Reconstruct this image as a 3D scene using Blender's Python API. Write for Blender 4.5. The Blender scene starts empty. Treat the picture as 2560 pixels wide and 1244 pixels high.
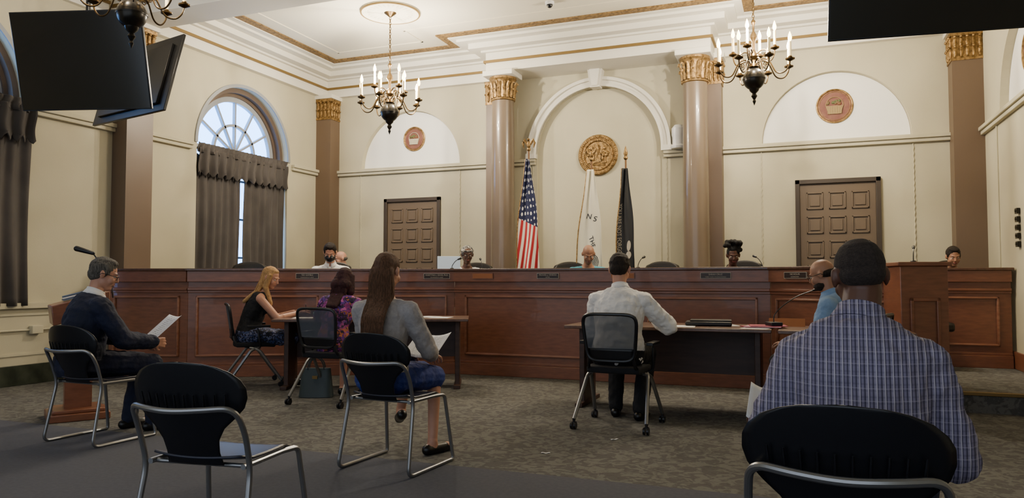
import bpy, bmesh, math, random
from math import sin, cos, pi, radians, sqrt
from mathutils import Vector, Matrix, Euler
random.seed(7)
V3 = Vector
PSI = radians(21.3)
SC = bpy.context.scene
COL = SC.collection

def at(s, t, z=0.0):
    """plan position: s metres across, t metres along the seating axis (turned 21.3 deg to the room)"""
    return V3((s*cos(PSI)-t*sin(PSI), s*sin(PSI)+t*cos(PSI), z))
def hd(h): return PSI-radians(h)

# ------------------------------------------------------------------ materials
def lin(h):
    h = h.lstrip('#')
    r = [int(h[i:i+2], 16)/255 for i in (0, 2, 4)]
    return tuple([(c/12.92 if c <= .04045 else ((c+.055)/1.055)**2.4) for c in r]+[1.0])
MATS = {}
def mat(name, c1, c2=None, rough=.6, metal=0, scale=8, stretch=(1,1,1), bump=0, bscale=None, emit=0, spec=.5, alpha=1, coat=0, detail=4, sheen=0, ramp=(.35,.65)):
    if name in MATS: return MATS[name]
    m = bpy.data.materials.new(name); m.use_nodes = True
    nt = m.node_tree; b = nt.nodes['Principled BSDF']
    b.inputs['Base Color'].default_value = lin(c1)
    b.inputs['Roughness'].default_value = rough
    b.inputs['Metallic'].default_value = metal
    b.inputs['Specular IOR Level'].default_value = spec
    b.inputs['Coat Weight'].default_value = coat
    b.inputs['Sheen Weight'].default_value = sheen
    tc = nt.nodes.new('ShaderNodeTexCoord'); mp = nt.nodes.new('ShaderNodeMapping')
    mp.inputs['Scale'].default_value = stretch
    nt.links.new(tc.outputs['Object'], mp.inputs['Vector'])
    if c2:
        n = nt.nodes.new('ShaderNodeTexNoise'); n.inputs['Scale'].default_value = scale; n.inputs['Detail'].default_value = detail
        nt.links.new(mp.outputs[0], n.inputs['Vector'])
        r = nt.nodes.new('ShaderNodeValToRGB')
        r.color_ramp.elements[0].position = ramp[0]; r.color_ramp.elements[1].position = ramp[1]
        r.color_ramp.elements[0].color = lin(c1); r.color_ramp.elements[1].color = lin(c2)
        nt.links.new(n.outputs['Fac'], r.inputs['Fac']); nt.links.new(r.outputs['Color'], b.inputs['Base Color'])
    if bump:
        n2 = nt.nodes.new('ShaderNodeTexNoise'); n2.inputs['Scale'].default_value = bscale or scale; n2.inputs['Detail'].default_value = 5
        nt.links.new(mp.outputs[0], n2.inputs['Vector'])
        bp = nt.nodes.new('ShaderNodeBump'); bp.inputs['Strength'].default_value = bump; bp.inputs['Distance'].default_value = .02
        nt.links.new(n2.outputs['Fac'], bp.inputs['Height']); nt.links.new(bp.outputs[0], b.inputs['Normal'])
    if emit:
        b.inputs['Emission Color'].default_value = lin(c1); b.inputs['Emission Strength'].default_value = emit
    if alpha < 1: b.inputs['Alpha'].default_value = alpha
    MATS[name] = m
    return m

def nodes_mat(name, rough=.7):
    m = bpy.data.materials.new(name); m.use_nodes = True
    nt = m.node_tree; b = nt.nodes['Principled BSDF']; b.inputs['Roughness'].default_value = rough
    MATS[name] = m
    def mth(op, a, b_=None, c=None):
        n = nt.nodes.new('ShaderNodeMath'); n.operation = op
        for i, x in enumerate((a, b_, c)):
            if x is None: continue
            if isinstance(x, (int, float)): n.inputs[i].default_value = x
            else: nt.links.new(x, n.inputs[i])
        return n.outputs[0]
    def mix(f, a, b_):
        n = nt.nodes.new('ShaderNodeMix'); n.data_type = 'RGBA'
        if isinstance(f, (int, float)): n.inputs[0].default_value = f
        else: nt.links.new(f, n.inputs[0])
        for i, x in ((6, a), (7, b_)):
            if isinstance(x, str): n.inputs[i].default_value = lin(x)
            else: nt.links.new(x, n.inputs[i])
        return n.outputs[2]
    def coords(kind):
        t = nt.nodes.new('ShaderNodeTexCoord'); s = nt.nodes.new('ShaderNodeSeparateXYZ')
        nt.links.new(t.outputs[kind], s.inputs[0]); return t.outputs[kind], s.outputs[0], s.outputs[1], s.outputs[2]
    return m, nt, b, mth, mix, coords

M_wall = mat('wall_paint', '#b9b298', '#c0b99f', rough=.85, scale=1.5, bump=.05, bscale=60)
M_white = mat('white_plaster', '#dedacd', rough=.7, bump=.03, bscale=50)
M_ceil = mat('ceiling_paint', '#d6cfba', rough=.85)
M_lun = mat('lunette_white', '#f2f0ea', rough=.8)
M_brown = mat('brown_pilaster_paint', '#675545', rough=.45)
M_col = mat('bronze_column_paint', '#6f6050', rough=.28, coat=.3)
M_gold = mat('gold_leaf', '#ab8a58', '#6b5128', rough=.42, metal=.6, scale=25, bump=.3, bscale=60)
M_goldline = mat('gold_line', '#7c6436', rough=.5, metal=.4)
M_band = mat('ornate_gold_band', '#93733f', '#57401f', rough=.6, scale=30, bump=.8, bscale=45)
M_door = mat('door_brown', '#635444', rough=.5)
M_doorshade = mat('door_frame_recess_shade', '#3a3027', rough=.5)  # dark band round the doors paints the shadow of the frame recess
M_wood = mat('cherry_wood', '#8a563c', '#734631', rough=.36, scale=4, stretch=(2, 2, 9), coat=.2, detail=8, ramp=(.25, .75))
M_woodH = mat('cherry_wood_trim', '#9a694f', '#84523b', rough=.35, scale=4, stretch=(1, 1, 6), coat=.3)
M_woodtop = mat('cherry_wood_top', '#5f3e2d', '#4d3223', rough=.3, scale=4, stretch=(6, 1, 1), coat=.3)
M_tabletop = mat('table_top_wood', '#664838', '#553a2b', rough=.35, scale=4, stretch=(6, 1, 1), coat=.2)
M_tabledark = mat('table_leg_wood', '#462e24', '#3a251c', rough=.5, scale=4, stretch=(1, 1, 6))
M_black = mat('black_plastic', '#0c0d13', rough=.35, bump=.02, bscale=200)
M_seatsheen = mat('seat_plastic_sheen', '#2b2d3b', rough=.33)  # bluish sheen of the glossy black seat is put into its colour
M_fab = mat('black_upholstery', '#0e0f15', rough=.85, bump=.2, bscale=250)
M_leather = mat('black_leather', '#17120f', rough=.45, bump=.1, bscale=40)
M_silver = mat('silver_tube', '#8f8f90', rough=.32, metal=.85)
M_mesh = mat('chair_mesh', '#4d535c', rough=.8, alpha=.8)
M_pew = mat('dark_pewter', '#2f2d2a', rough=.3, metal=.8)
M_brass = mat('aged_brass', '#4d3c22', rough=.35, metal=.85)
M_candle = mat('candle_sleeve', '#e9d7a6', rough=.6, emit=.4)
M_bulb = mat('bulb_glow', '#ffcf85', emit=26)
M_paper = mat('paper', '#e6e4e2', rough=.8)
M_screen = mat('tv_screen', '#05060a', rough=.12, spec=.6)
M_tvb = mat('tv_bezel', '#08080a', rough=.35)
M_curt = mat('curtain_fabric', '#403a36', '#352f2c', rough=.75, scale=3, sheen=.15)
M_glass = mat('bright_window_pane', '#7db4ff', emit=8.5)
M_winfr = mat('window_frame', '#8f9296', rough=.5)
M_reveal = mat('window_reveal', '#5d4e42', rough=.5)
M_green = mat('green_marble', '#22281f', '#3a3f33', rough=.35, scale=8)
M_whitepl = mat('white_plastic', '#dddddd', rough=.4)
M_teal = mat('dark_teal_leather', '#2b383b', rough=.5)
M_plate = mat('plate_brown', '#2a1a12', rough=.4)
M_letter = mat('plate_letters', '#b5ab9a', rough=.5)
M_red = mat('red_folder', '#a03048', rough=.6)

def carpet():
    m, nt, b, mth, mix, coords = nodes_mat('patterned_carpet', .95)
    vec, x, y, z = coords('Object')
    n = nt.nodes.new('ShaderNodeTexNoise'); n.inputs['Scale'].default_value = 11; n.inputs['Detail'].default_value = 3
    n.inputs['Distortion'].default_value = 1.5
    nt.links.new(vec, n.inputs['Vector'])
    r = nt.nodes.new('ShaderNodeValToRGB'); e = r.color_ramp.elements
    e[0].position = .46; e[1].position = .54; e[0].color = lin('#504e4a'); e[1].color = lin('#67655f')
    nt.links.new(n.outputs['Fac'], r.inputs['Fac'])
    n3 = nt.nodes.new('ShaderNodeTexNoise'); n3.inputs['Scale'].default_value = 26; nt.links.new(vec, n3.inputs['Vector'])
    f = mth('GREATER_THAN', n3.outputs['Fac'], .6)
    c = mix(mth('MULTIPLY', f, .4), r.outputs['Color'], '#3b3a37')
    nt.links.new(c, b.inputs['Base Color'])
    bp = nt.nodes.new('ShaderNodeBump'); bp.inputs['Strength'].default_value = .4; bp.inputs['Distance'].default_value = .01
    n2 = nt.nodes.new('ShaderNodeTexNoise'); n2.inputs['Scale'].default_value = 300; nt.links.new(vec, n2.inputs['Vector'])
    nt.links.new(n2.outputs['Fac'], bp.inputs['Height']); nt.links.new(bp.outputs[0], b.inputs['Normal'])
    return m
M_carpet = carpet()
M_carpet2 = mat('plain_carpet', '#484a54', '#4e505a', rough=.95, scale=40, bump=.3, bscale=300)

def plaid():
    m, nt, b, mth, mix, coords = nodes_mat('plaid_shirt', .85)
    vec, x, y, z = coords('Object')
    def stripe(c, per, duty, off=0.0):
        return mth('LESS_THAN', mth('FRACT', mth('ADD', mth('MULTIPLY', c, 1/per), off)), duty)
    base = mix(stripe(x, .022, .5), '#76718a', '#868198')
    base = mix(mth('MULTIPLY', stripe(z, .017, .3), .22), base, '#2f2c47')
    base = mix(mth('MULTIPLY', stripe(x, .011, .42), .8), base, '#25223c')
    base = mix(mth('MULTIPLY', stripe(x, .022, .14, .55), .6), base, '#cfc8d4')
    base = mix(mth('MULTIPLY', stripe(z, .034, .08, .3), .2), base, '#c3bccb')
    nt.links.new(base, b.inputs['Base Color']); return m
def vor_mat(name, cols, scale, rough=.8):
    m, nt, b, mth, mix, coords = nodes_mat(name, rough)
    vec, x, y, z = coords('Object')
    v = nt.nodes.new('ShaderNodeTexVoronoi'); v.inputs['Scale'].default_value = scale
    nn = nt.nodes.new('ShaderNodeTexNoise'); nn.inputs['Scale'].default_value = scale*.7
    nt.links.new(vec, nn.inputs['Vector'])
    ad = nt.nodes.new('ShaderNodeMixRGB'); ad.blend_type = 'ADD'; ad.inputs[0].default_value = .15
    nt.links.new(vec, ad.inputs[1]); nt.links.new(nn.outputs['Color'], ad.inputs[2]); nt.links.new(ad.outputs[0], v.inputs['Vector'])
    s = nt.nodes.new('ShaderNodeSeparateXYZ'); nt.links.new(v.outputs['Color'], s.inputs[0])
    r = nt.nodes.new('ShaderNodeValToRGB'); r.color_ramp.interpolation = 'CONSTANT'
    e = r.color_ramp.elements
    while len(e) < len(cols): e.new(.5)
    for i, c in enumerate(cols):
        e[i].position = i/len(cols); e[i].color = lin(c)
    nt.links.new(s.outputs[0], r.inputs['Fac']); nt.links.new(r.outputs['Color'], b.inputs['Base Color'])
    return m
M_plaid = plaid()
M_floral = vor_mat('floral_fabric', ['#3d1d4a', '#8a2f7a', '#2a1838', '#a8603c', '#5a2a86', '#b85a9a', '#1f1530', '#6f3f8e'], 30)
M_skirtp = vor_mat('patterned_skirt', ['#16182c', '#2b3a66', '#0e1020', '#6a6f90'], 38)
M_wrap = vor_mat('head_wrap_fabric', ['#1c1c20', '#a5a19a', '#55534f', '#101014', '#bdb8ae'], 40)

def us_flag():
    m, nt, b, mth, mix, coords = nodes_mat('stars_and_stripes', .7)
    vec, x, y, z = coords('UV')
    st = mth('LESS_THAN', mth('FRACT', mth('MULTIPLY', mth('ADD', x, mth('MULTIPLY', y, .55)), 4.5)), .5)
    c = mix(st, '#e6dccb', '#b01c22')
    mask = mth('LESS_THAN', mth('ADD', y, mth('MULTIPLY', x, -.12)), .50)
    v = nt.nodes.new('ShaderNodeTexVoronoi'); v.inputs['Scale'].default_value = 1; v.inputs['Randomness'].default_value = .25
    mp = nt.nodes.new('ShaderNodeMapping'); mp.inputs['Scale'].default_value = (6, 17, 1); nt.links.new(vec, mp.inputs['Vector']); nt.links.new(mp.outputs[0], v.inputs['Vector'])
    star = mth('LESS_THAN', v.outputs['Distance'], .27)
    blue = mix(star, '#161d45', '#e8e6e0')
    c = mix(mask, c, blue)
    nt.links.new(c, b.inputs['Base Color']); return m
M_usflag = us_flag()
M_cream = mat('cream_flag', '#e2dcc6', rough=.7)
M_blackflag = mat('black_flag', '#15161a', rough=.6)

# ------------------------------------------------------------------ geometry accumulator
class G:
    def __init__(s): s.V = []; s.F = []; s.M = []; s.T = Matrix(); s.uv = None
    def add(self, vs, fs, mi=0):
        o = len(self.V); self.V += [self.T @ V3(v) for v in vs]
        self.F += [tuple(i+o for i in f) for f in fs]; self.M += [mi]*len(fs)
    def box(s, c, d, R=None, mi=0):
        x, y, z = d[0]/2, d[1]/2, d[2]/2; c = V3(c)
        vs = [V3((a*x, b*y, e*z)) for a in (-1, 1) for b in (-1, 1) for e in (-1, 1)]
        if R is not None: vs = [R @ v for v in vs]
        s.add([v+c for v in vs], [(0,1,3,2),(4,6,7,5),(0,4,5,1),(2,3,7,6),(0,2,6,4),(1,5,7,3)], mi)
    def bb(s, a, b, mi=0):
        s.box([(a[i]+b[i])/2 for i in range(3)], [abs(b[i]-a[i]) for i in range(3)], None, mi)
    def rings(s, rs, mi=0, cap=True, closed=False):
        n = len(rs[0]); vs = [v for r in rs for v in r]; fs = []
        m = len(rs)
        for i in range(m if closed else m-1):
            for j in range(n):
                k = (j+1) % n; i2 = (i+1) % m
                fs.append((i*n+j, i*n+k, i2*n+k, i2*n+j))
        if cap and not closed:
            fs.append(tuple(reversed(range(n)))); fs.append(tuple(range((m-1)*n, m*n)))
        s.add(vs, fs, mi)
    def lathe(s, prof, c=(0, 0, 0), n=24, mi=0, cap=True):
        c = V3(c)
        s.rings([[c+V3((r*cos(2*pi*j/n), r*sin(2*pi*j/n), z)) for j in range(n)] for r, z in prof], mi, cap)
    def cap(s, a, b, r1, r2, n=12, mi=0):
        a = V3(a); b = V3(b); d = (b-a)
        if d.length < 1e-5: d = V3((0, 0, 1e-3))
        d.normalize(); x = d.orthogonal().normalized(); y = d.cross(x)
        rs = []
        for k in range(-4, 1):
            t = k/4*pi/2*.98; rs.append((a+d*sin(t)*r1, cos(t)*r1))
        for k in range(0, 5):
            t = k/4*pi/2*.98; rs.append((b+d*sin(t)*r2, cos(t)*r2))
        s.rings([[c+x*r*cos(2*pi*j/n)+y*r*sin(2*pi*j/n) for j in range(n)] for c, r in rs], mi)
    def sph(s, c, r, R=None, n=16, mi=0):
        c = V3(c); r = r if hasattr(r, '__len__') else (r, r, r); rs = []
        m = max(6, n//2)
        for i in range(m+1):
            t = -pi/2*.99+pi*.99*i/m; ring = []
            for j in range(n):
                v = V3((r[0]*cos(t)*cos(2*pi*j/n), r[1]*cos(t)*sin(2*pi*j/n), r[2]*sin(t)))
                ring.append(c+(R @ v if R is not None else v))
            rs.append(ring)
        s.rings(rs, mi)
    def cyl(s, a, b, r1, r2=None, n=16, mi=0):
        a = V3(a); b = V3(b); d = (b-a).normalized(); x = d.orthogonal().normalized(); y = d.cross(x); r2 = r1 if r2 is None else r2
        s.rings([[c+x*r*cos(2*pi*j/n)+y*r*sin(2*pi*j/n) for j in range(n)] for c, r in ((a, r1), (b, r2))], mi)
    def tube(s, pts, r, n=8, mi=0, closed=False):
        pts = [V3(p) for p in pts]; m = len(pts); rs = []
        rad = r if hasattr(r, '__len__') else [r]*m
        x = None
        for i, p in enumerate(pts):
            a = pts[(i-1) % m] if (closed or i > 0) else p; b = pts[(i+1) % m] if (closed or i < m-1) else p
            d = (b-a).normalized()
            if x is None: x = d.orthogonal().normalized()
            x = (x-d*x.dot(d)); x = x.normalized() if x.length > 1e-6 else d.orthogonal().normalized()
            y = d.cross(x)
            rs.append([p+x*rad[i]*cos(2*pi*j/n)+y*rad[i]*sin(2*pi*j/n) for j in range(n)])
        s.rings(rs, mi, closed=closed)
    def prism(s, poly, d, M, mi=0):
        n = len(poly)
        vs = [M @ V3((p[0], p[1], 0)) for p in poly]+[M @ V3((p[0], p[1], d)) for p in poly]
        fs = [tuple(reversed(range(n))), tuple(range(n, 2*n))]+[(i, (i+1) % n, n+(i+1) % n, n+i) for i in range(n)]
        s.add(vs, fs, mi)
    def grid(s, fn, nu, nv, mi=0, uv=False):
        vs = [fn(i/nu, j/nv) for j in range(nv+1) for i in range(nu+1)]
        fs = [(j*(nu+1)+i, j*(nu+1)+i+1, (j+1)*(nu+1)+i+1, (j+1)*(nu+1)+i) for j in range(nv) for i in range(nu)]
        if uv: s.uv = [(i/nu, j/nv) for j in range(nv+1) for i in range(nu+1)]
        s.add(vs, fs, mi)
    def mesh(s, name='m'):
        me = bpy.data.meshes.new(name); me.from_pydata(s.V, [], s.F)
        me.polygons.foreach_set('material_index', s.M); me.update()
        bm = bmesh.new(); bm.from_mesh(me); bmesh.ops.recalc_face_normals(bm, faces=bm.faces); bm.to_mesh(me); bm.free()
        if s.uv:
            u = me.uv_layers.new(name='UVMap')
            for l in me.loops: u.data[l.index].uv = s.uv[l.vertex_index]
        return me
    def obj(s, name, mats, parent=None, ang=35, bevel=0, solid=0, sub=0, loc=None, label=None):
        me = s.mesh(name)
        mats = mats if isinstance(mats, (list, tuple)) else [mats]
        for m in mats: me.materials.append(m)
        me.shade_smooth(); me.set_sharp_from_angle(angle=radians(ang))
        o = bpy.data.objects.new(name, me); COL.objects.link(o)
        if parent: o.parent = parent
        if loc is not None: o.location = loc
        if solid:
            k = o.modifiers.new('thick', 'SOLIDIFY'); k.thickness = solid; k.offset = 0
        if bevel:
            k = o.modifiers.new('bev', 'BEVEL'); k.width = bevel; k.segments = 2; k.limit_method = 'ANGLE'
        if sub:
            k = o.modifiers.new('sub', 'SUBSURF'); k.levels = sub; k.render_levels = sub
        if label: o['label'] = label
        return o

def rpath(pts, r=.04, n=5):
    pts = [V3(p) for p in pts]; out = [pts[0]]
    for i in range(1, len(pts)-1):
        a, p, b = pts[i-1], pts[i], pts[i+1]
        ra = min(r, (a-p).length*.48); rb = min(r, (b-p).length*.48)
        q0 = p+(a-p).normalized()*ra; q1 = p+(b-p).normalized()*rb
        for k in range(n+1):
            t = k/n; out.append(q0*(1-t)**2+p*2*t*(1-t)+q1*t*t)
    out.append(pts[-1]); return out

def thing(name, label, cat, loc=(0, 0, 0), rz=0, group=None):
    o = bpy.data.objects.new(name, None); o.empty_display_size = .2; COL.objects.link(o)
    o.location = loc; o.rotation_euler = (0, 0, rz); tag(o, label, cat, group); return o
def tag(o, label, cat, group=None):
    o['label'] = label; o['category'] = cat
    if group: o['group'] = group
    return o
def struct(o): o['kind'] = 'structure'; return o
def dup(src, loc, rz, label=None, **kw):
    def cp(o, par):
        n = o.copy(); COL.objects.link(n)
        if par: n.parent = par
        for c in o.children: cp(c, n)
        return n
    n = cp(src, None); n.location = loc; n.rotation_euler = (0, 0, rz)
    if label: n['label'] = label
    return n
def text_mesh(txt, size, name, m, parent=None, M=None, extr=.001, fn=None):
    cu = bpy.data.curves.new('t', 'FONT'); cu.body = txt; cu.size = size; cu.align_x = 'CENTER'; cu.align_y = 'CENTER'; cu.extrude = extr
    o = bpy.data.objects.new('t', cu); COL.objects.link(o); bpy.context.view_layer.update()
    me = bpy.data.meshes.new_from_object(o.evaluated_get(bpy.context.evaluated_depsgraph_get()))
    bpy.data.objects.remove(o); me.materials.clear(); me.materials.append(m)
    if fn:
        for v in me.vertices: v.co = fn(v.co)
    if M is not None: me.transform(M)
    n = bpy.data.objects.new(name, me); COL.objects.link(n)
    if parent: n.parent = parent
    return n
def baked(o):
    bpy.context.view_layer.update()
    me = bpy.data.meshes.new_from_object(o.evaluated_get(bpy.context.evaluated_depsgraph_get()))
    o.modifiers.clear(); o.data = me; return o
CLOUD = bpy.data.textures.new('wrinkle', 'CLOUDS'); CLOUD.noise_scale = .07
CLOUDH = bpy.data.textures.new('hairlump', 'CLOUDS'); CLOUDH.noise_scale = .03
def remesh(g, name, m, parent, vox=.008, sm=4, disp=0, tex=None):
    me = g.mesh(name); o = bpy.data.objects.new(name, me); COL.objects.link(o)
    r = o.modifiers.new('r', 'REMESH'); r.mode = 'VOXEL'; r.voxel_size = vox
    if sm:
        k = o.modifiers.new('s', 'SMOOTH'); k.factor = .5; k.iterations = sm
    if disp:
        k = o.modifiers.new('d', 'DISPLACE'); k.texture = tex or CLOUD; k.strength = disp; k.mid_level = .5; k.texture_coords = 'LOCAL'
    baked(o); o.data.materials.clear(); o.data.materials.append(m); o.data.shade_smooth(); o.parent = parent
    return o

# ================================================================== ROOM
XL, XR, YB, ZC = -8.0, 2.22, 11.2, 4.9
SPR = 3.12
def archpoly(r, z0, z1, n=28):
    """y/z outline of an arched opening, half width r, foot z0, spring z1"""
    return [(-r, z0), (r, z0)]+[(r*cos(pi*k/n), z1+r*sin(pi*k/n)) for k in range(n+1)]
def cutter(poly, d, M):
    g = G(); g.prism(poly, d, M); o = bpy.data.objects.new('cut', g.mesh()); COL.objects.link(o); return o
def boolcut(o, cs):
    for c in cs:
        k = o.modifiers.new('b', 'BOOLEAN'); k.object = c; k.operation = 'DIFFERENCE'; k.solver = 'EXACT'
    baked(o)
    for c in cs: bpy.data.objects.remove(c)
    return o
# matrices : (a,b,depth) -> world
def M_left(yc): return Matrix(((0, 0, -1, XL), (1, 0, 0, yc), (0, 1, 0, 0), (0, 0, 0, 1)))
def M_back(xc, y0=YB): return Matrix(((1, 0, 0, xc), (0, 0, 1, y0), (0, 1, 0, 0), (0, 0, 0, 1)))
def M_right(yc): return Matrix(((0, 0, 1, XR), (1, 0, 0, yc), (0, 1, 0, 0), (0, 0, 0, 1)))
def shift(M, d): return M @ Matrix.Translation((0, 0, d))

WINY = (9.14, 4.63)
g = G(); g.bb((XL-.35, -3, -.02), (XL, YB+.35, 5.2)); o = g.obj('wall_left', M_wall)
boolcut(o, [cutter(archpoly(1.0, .9, SPR), .6, shift(M_left(y), -.1)) for y in WINY]); struct(o)
g = G(); g.bb((XL, YB, -.02), (XR, YB+.35, 5.2)); o = g.obj('wall_back', M_wall)
ASP = 3.17
cs = [cutter([(r*cos(pi*k/30), SPR+r*sin(pi*k/30)) for k in range(31)], .2, M_back(x, YB-.1)) for x, r in ((-6.27, .96), (.47, .96))]
cs.append(cutter(archpoly(1.0, .2, ASP), .16, M_back(-2.93, YB-.1)))
boolcut(o, cs); struct(o)
g = G(); g.bb((XR, -3, -.02), (XR+.3, YB+.35, 5.2)); o = g.obj('wall_right', M_wall)
boolcut(o, [cutter([(.96*cos(pi*k/30), SPR+.96*sin(pi*k/30)) for k in range(31)], .2, shift(M_right(9.2), -.1))]); struct(o)
g = G()
for x in (-6.27, .47): g.prism([(.955*cos(pi*k/30), SPR+.955*sin(pi*k/30)) for k in range(31)], .01, M_back(x, YB+.09))
g.prism([(.955*cos(pi*k/30), SPR+.955*sin(pi*k/30)) for k in range(31)], .01, shift(M_right(9.2), .09))
struct(g.obj('trim_1', M_lun))
g = G(); g.bb((XL-.3, -3, ZC), (XR+.3, YB+.3, ZC+.3)); struct(g.obj('ceiling', M_ceil))
g = G(); g.bb((XL-.3, -3, -.1), (XR+.3, 4.2, 0), 1); g.bb((XL-.3, 4.2, -.1), (XR+.3, YB+.3, 0), 0)
struct(g.obj('floor', [M_carpet, M_carpet2]))

# entablature: solid slabs stacked with growing projection
prof = [(4.42, 4.56, .07, 0), (4.56, 4.595, .10, 1), (4.595, 4.72, .07, 0), (4.72, 4.75, .13, 0), (4.75, 4.835, .28, 0), (4.835, 4.87, .42, 0), (4.87, 4.886, .52, 0), (4.884, 4.905, .66, 2)]
rects = [(XL, YB-.03, XR, YB), (XL, 7.0, XL+.03, YB), (XR-.03, 7.0, XR, YB), (-4.6+.1, 10.66, -1.1-.1, YB), (XL, 6.78, XR, 7.12)]
g = G()
for ri, (x0, y0, x1, y1) in enumerate(rects):
    e = ri*.0009
    for (z0, z1, p, mi) in prof:
        p += e*.5
        a0 = max(x0-p, XL-.01-e); a1 = min(x1+p, XR+.01+e); b0 = y0-p; b1 = min(y1+p, YB+.01+e)
        if b0 < 6.7-p: b0 = 6.7-p
        if y0 == 7.0: b0 = 7.0
        g.bb((a0, b0, z0-e), (a1, b1, z1-e*.5+.001), mi)
struct(g.obj('trim_2', [M_white, M_goldline, M_band]))
# front zone entablature
g = G()
for (z0, z1, p, mi) in prof[:-1]:
    g.bb((XL-.01, -3, z0), (XL+p, 6.6, z1), mi); g.bb((XR-p, -3, z0), (XR+.01, 6.6, z1), mi)
struct(g.obj('trim_3', [M_white, M_goldline, M_band]))
# thin ceiling panel moulding
g = G()
for (a, b) in (((-7.05, 8.05), (1.3, 8.05)), ((-7.05, 8.05), (-7.05, 10.2)), ((1.3, 8.05), (1.3, 10.2)), ((-7.05, 10.2), (-5.5, 10.2)), ((-.2, 10.2), (1.3, 10.2)), ((-5.5, 9.65), (-.2, 9.65)), ((-5.5, 9.65), (-5.5, 10.2)), ((-.2, 9.65), (-.2, 10.2))):
    g.bb((min(a[0], b[0])-.015, min(a[1], b[1])-.015, ZC-.012), (max(a[0], b[0])+.015, max(a[1], b[1])+.015, ZC+.01))
struct(g.obj('trim_4', M_ceil))
# chair rail, thin vertical ropes
g = G()
def rail_back(x0, x1): g.bb((x0, YB-.05, 3.0), (x1, YB, 3.05)); g.bb((x0, YB-.075, 3.05), (x1, YB, 3.1))
rail_back(XL, -4.4); rail_back(-4.4, -3.95); rail_back(-1.9, -1.4); rail_back(-1.4, XR)
def rail_side(x, sgn, y0, y1): g.bb((x, y0, 3.0), (x+sgn*.05, y1, 3.05)); g.bb((x, y0, 3.05), (x+sgn*.075, y1, 3.1))
for a, b in ((-3, 3.5), (5.73, 8.02), (10.24, YB)): rail_side(XL, 1, a, b)
rail_side(XR, -1, -3, YB)
struct(g.obj('trim_5', M_wall, bevel=.008))
g = G()
for x in (-7.24, -5.3, -4.0, -1.86, -.5, 1.44):
    g.tube([(x+.004*cos(k*1.57), YB-.006+.004*sin(k*1.57), .3+k*.02) for k in range(136)], .009, 6)
for y in (10.3, 8.1): g.tube([(XR-.008, y, z) for z in (.3, 3.0)], .011, 6)
struct(g.obj('trim_6', M_wall))
# arch moulding with keystone
g = G()
def archband(r0, r1, z0, z1, d0, mi=0, xc=-2.93):
    n = 40; out = [(r1*cos(pi*k/n), z1+r1*sin(pi*k/n)) for k in range(n+1)]; inn = [(r0*cos(pi*k/n), z1+r0*sin(pi*k/n)) for k in range(n+1)]
    for k in range(n): g.prism([out[k], out[k+1], inn[k+1], inn[k]], d0+.02, M_back(xc, YB-d0), mi)
archband(1.0, 1.15, 0, ASP, .05); archband(1.0, 1.04, 0, ASP, .085); archband(1.10, 1.15, 0, ASP, .085)
g.prism([(-.075, 4.14), (.075, 4.14), (.12, 4.45), (-.12, 4.45)], .16, M_back(-2.93, YB-.16))
g.prism([(-.045, 4.16), (.045, 4.16), (.08, 4.42), (-.08, 4.42)], .03, M_back(-2.93, YB-.185))
for sx in (-1, 1):
    g.bb((-2.93+sx*1.0, YB-.09, 3.1), (-2.93+sx*1.17, YB, 3.18))
struct(g.obj('trim_7', M_white))
# wall base strips
g = G(); g.bb((XL, -3, 0), (XL+.03, 6.3, .22)); struct(g.obj('baseboard_left', M_green, bevel=.005))
g = G(); g.bb((XR-.03, 7.5, .17), (XR, YB, .36)); g.bb((XR-.03, -3, 0), (XR, 7.5, .2)); struct(g.obj('baseboard_right', M_wood, bevel=.005))
# wainscot frames left front
g = G()
for y0, y1 in ((3.75, 6.5), (1.5, 3.6)):
    for a, b in (((y0, .32), (y1, .345)), ((y0, .76), (y1, .785)), ((y0, .32), (y0+.025, .785)), ((y1-.025, .32), (y1, .785))):
        g.bb((XL, a[0], a[1]), (XL+.012, b[0], b[1]))
g.bb((XL, -3, .84), (XL+.05, 6.65, .9))
struct(g.obj('trim_8', M_wall))

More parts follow.
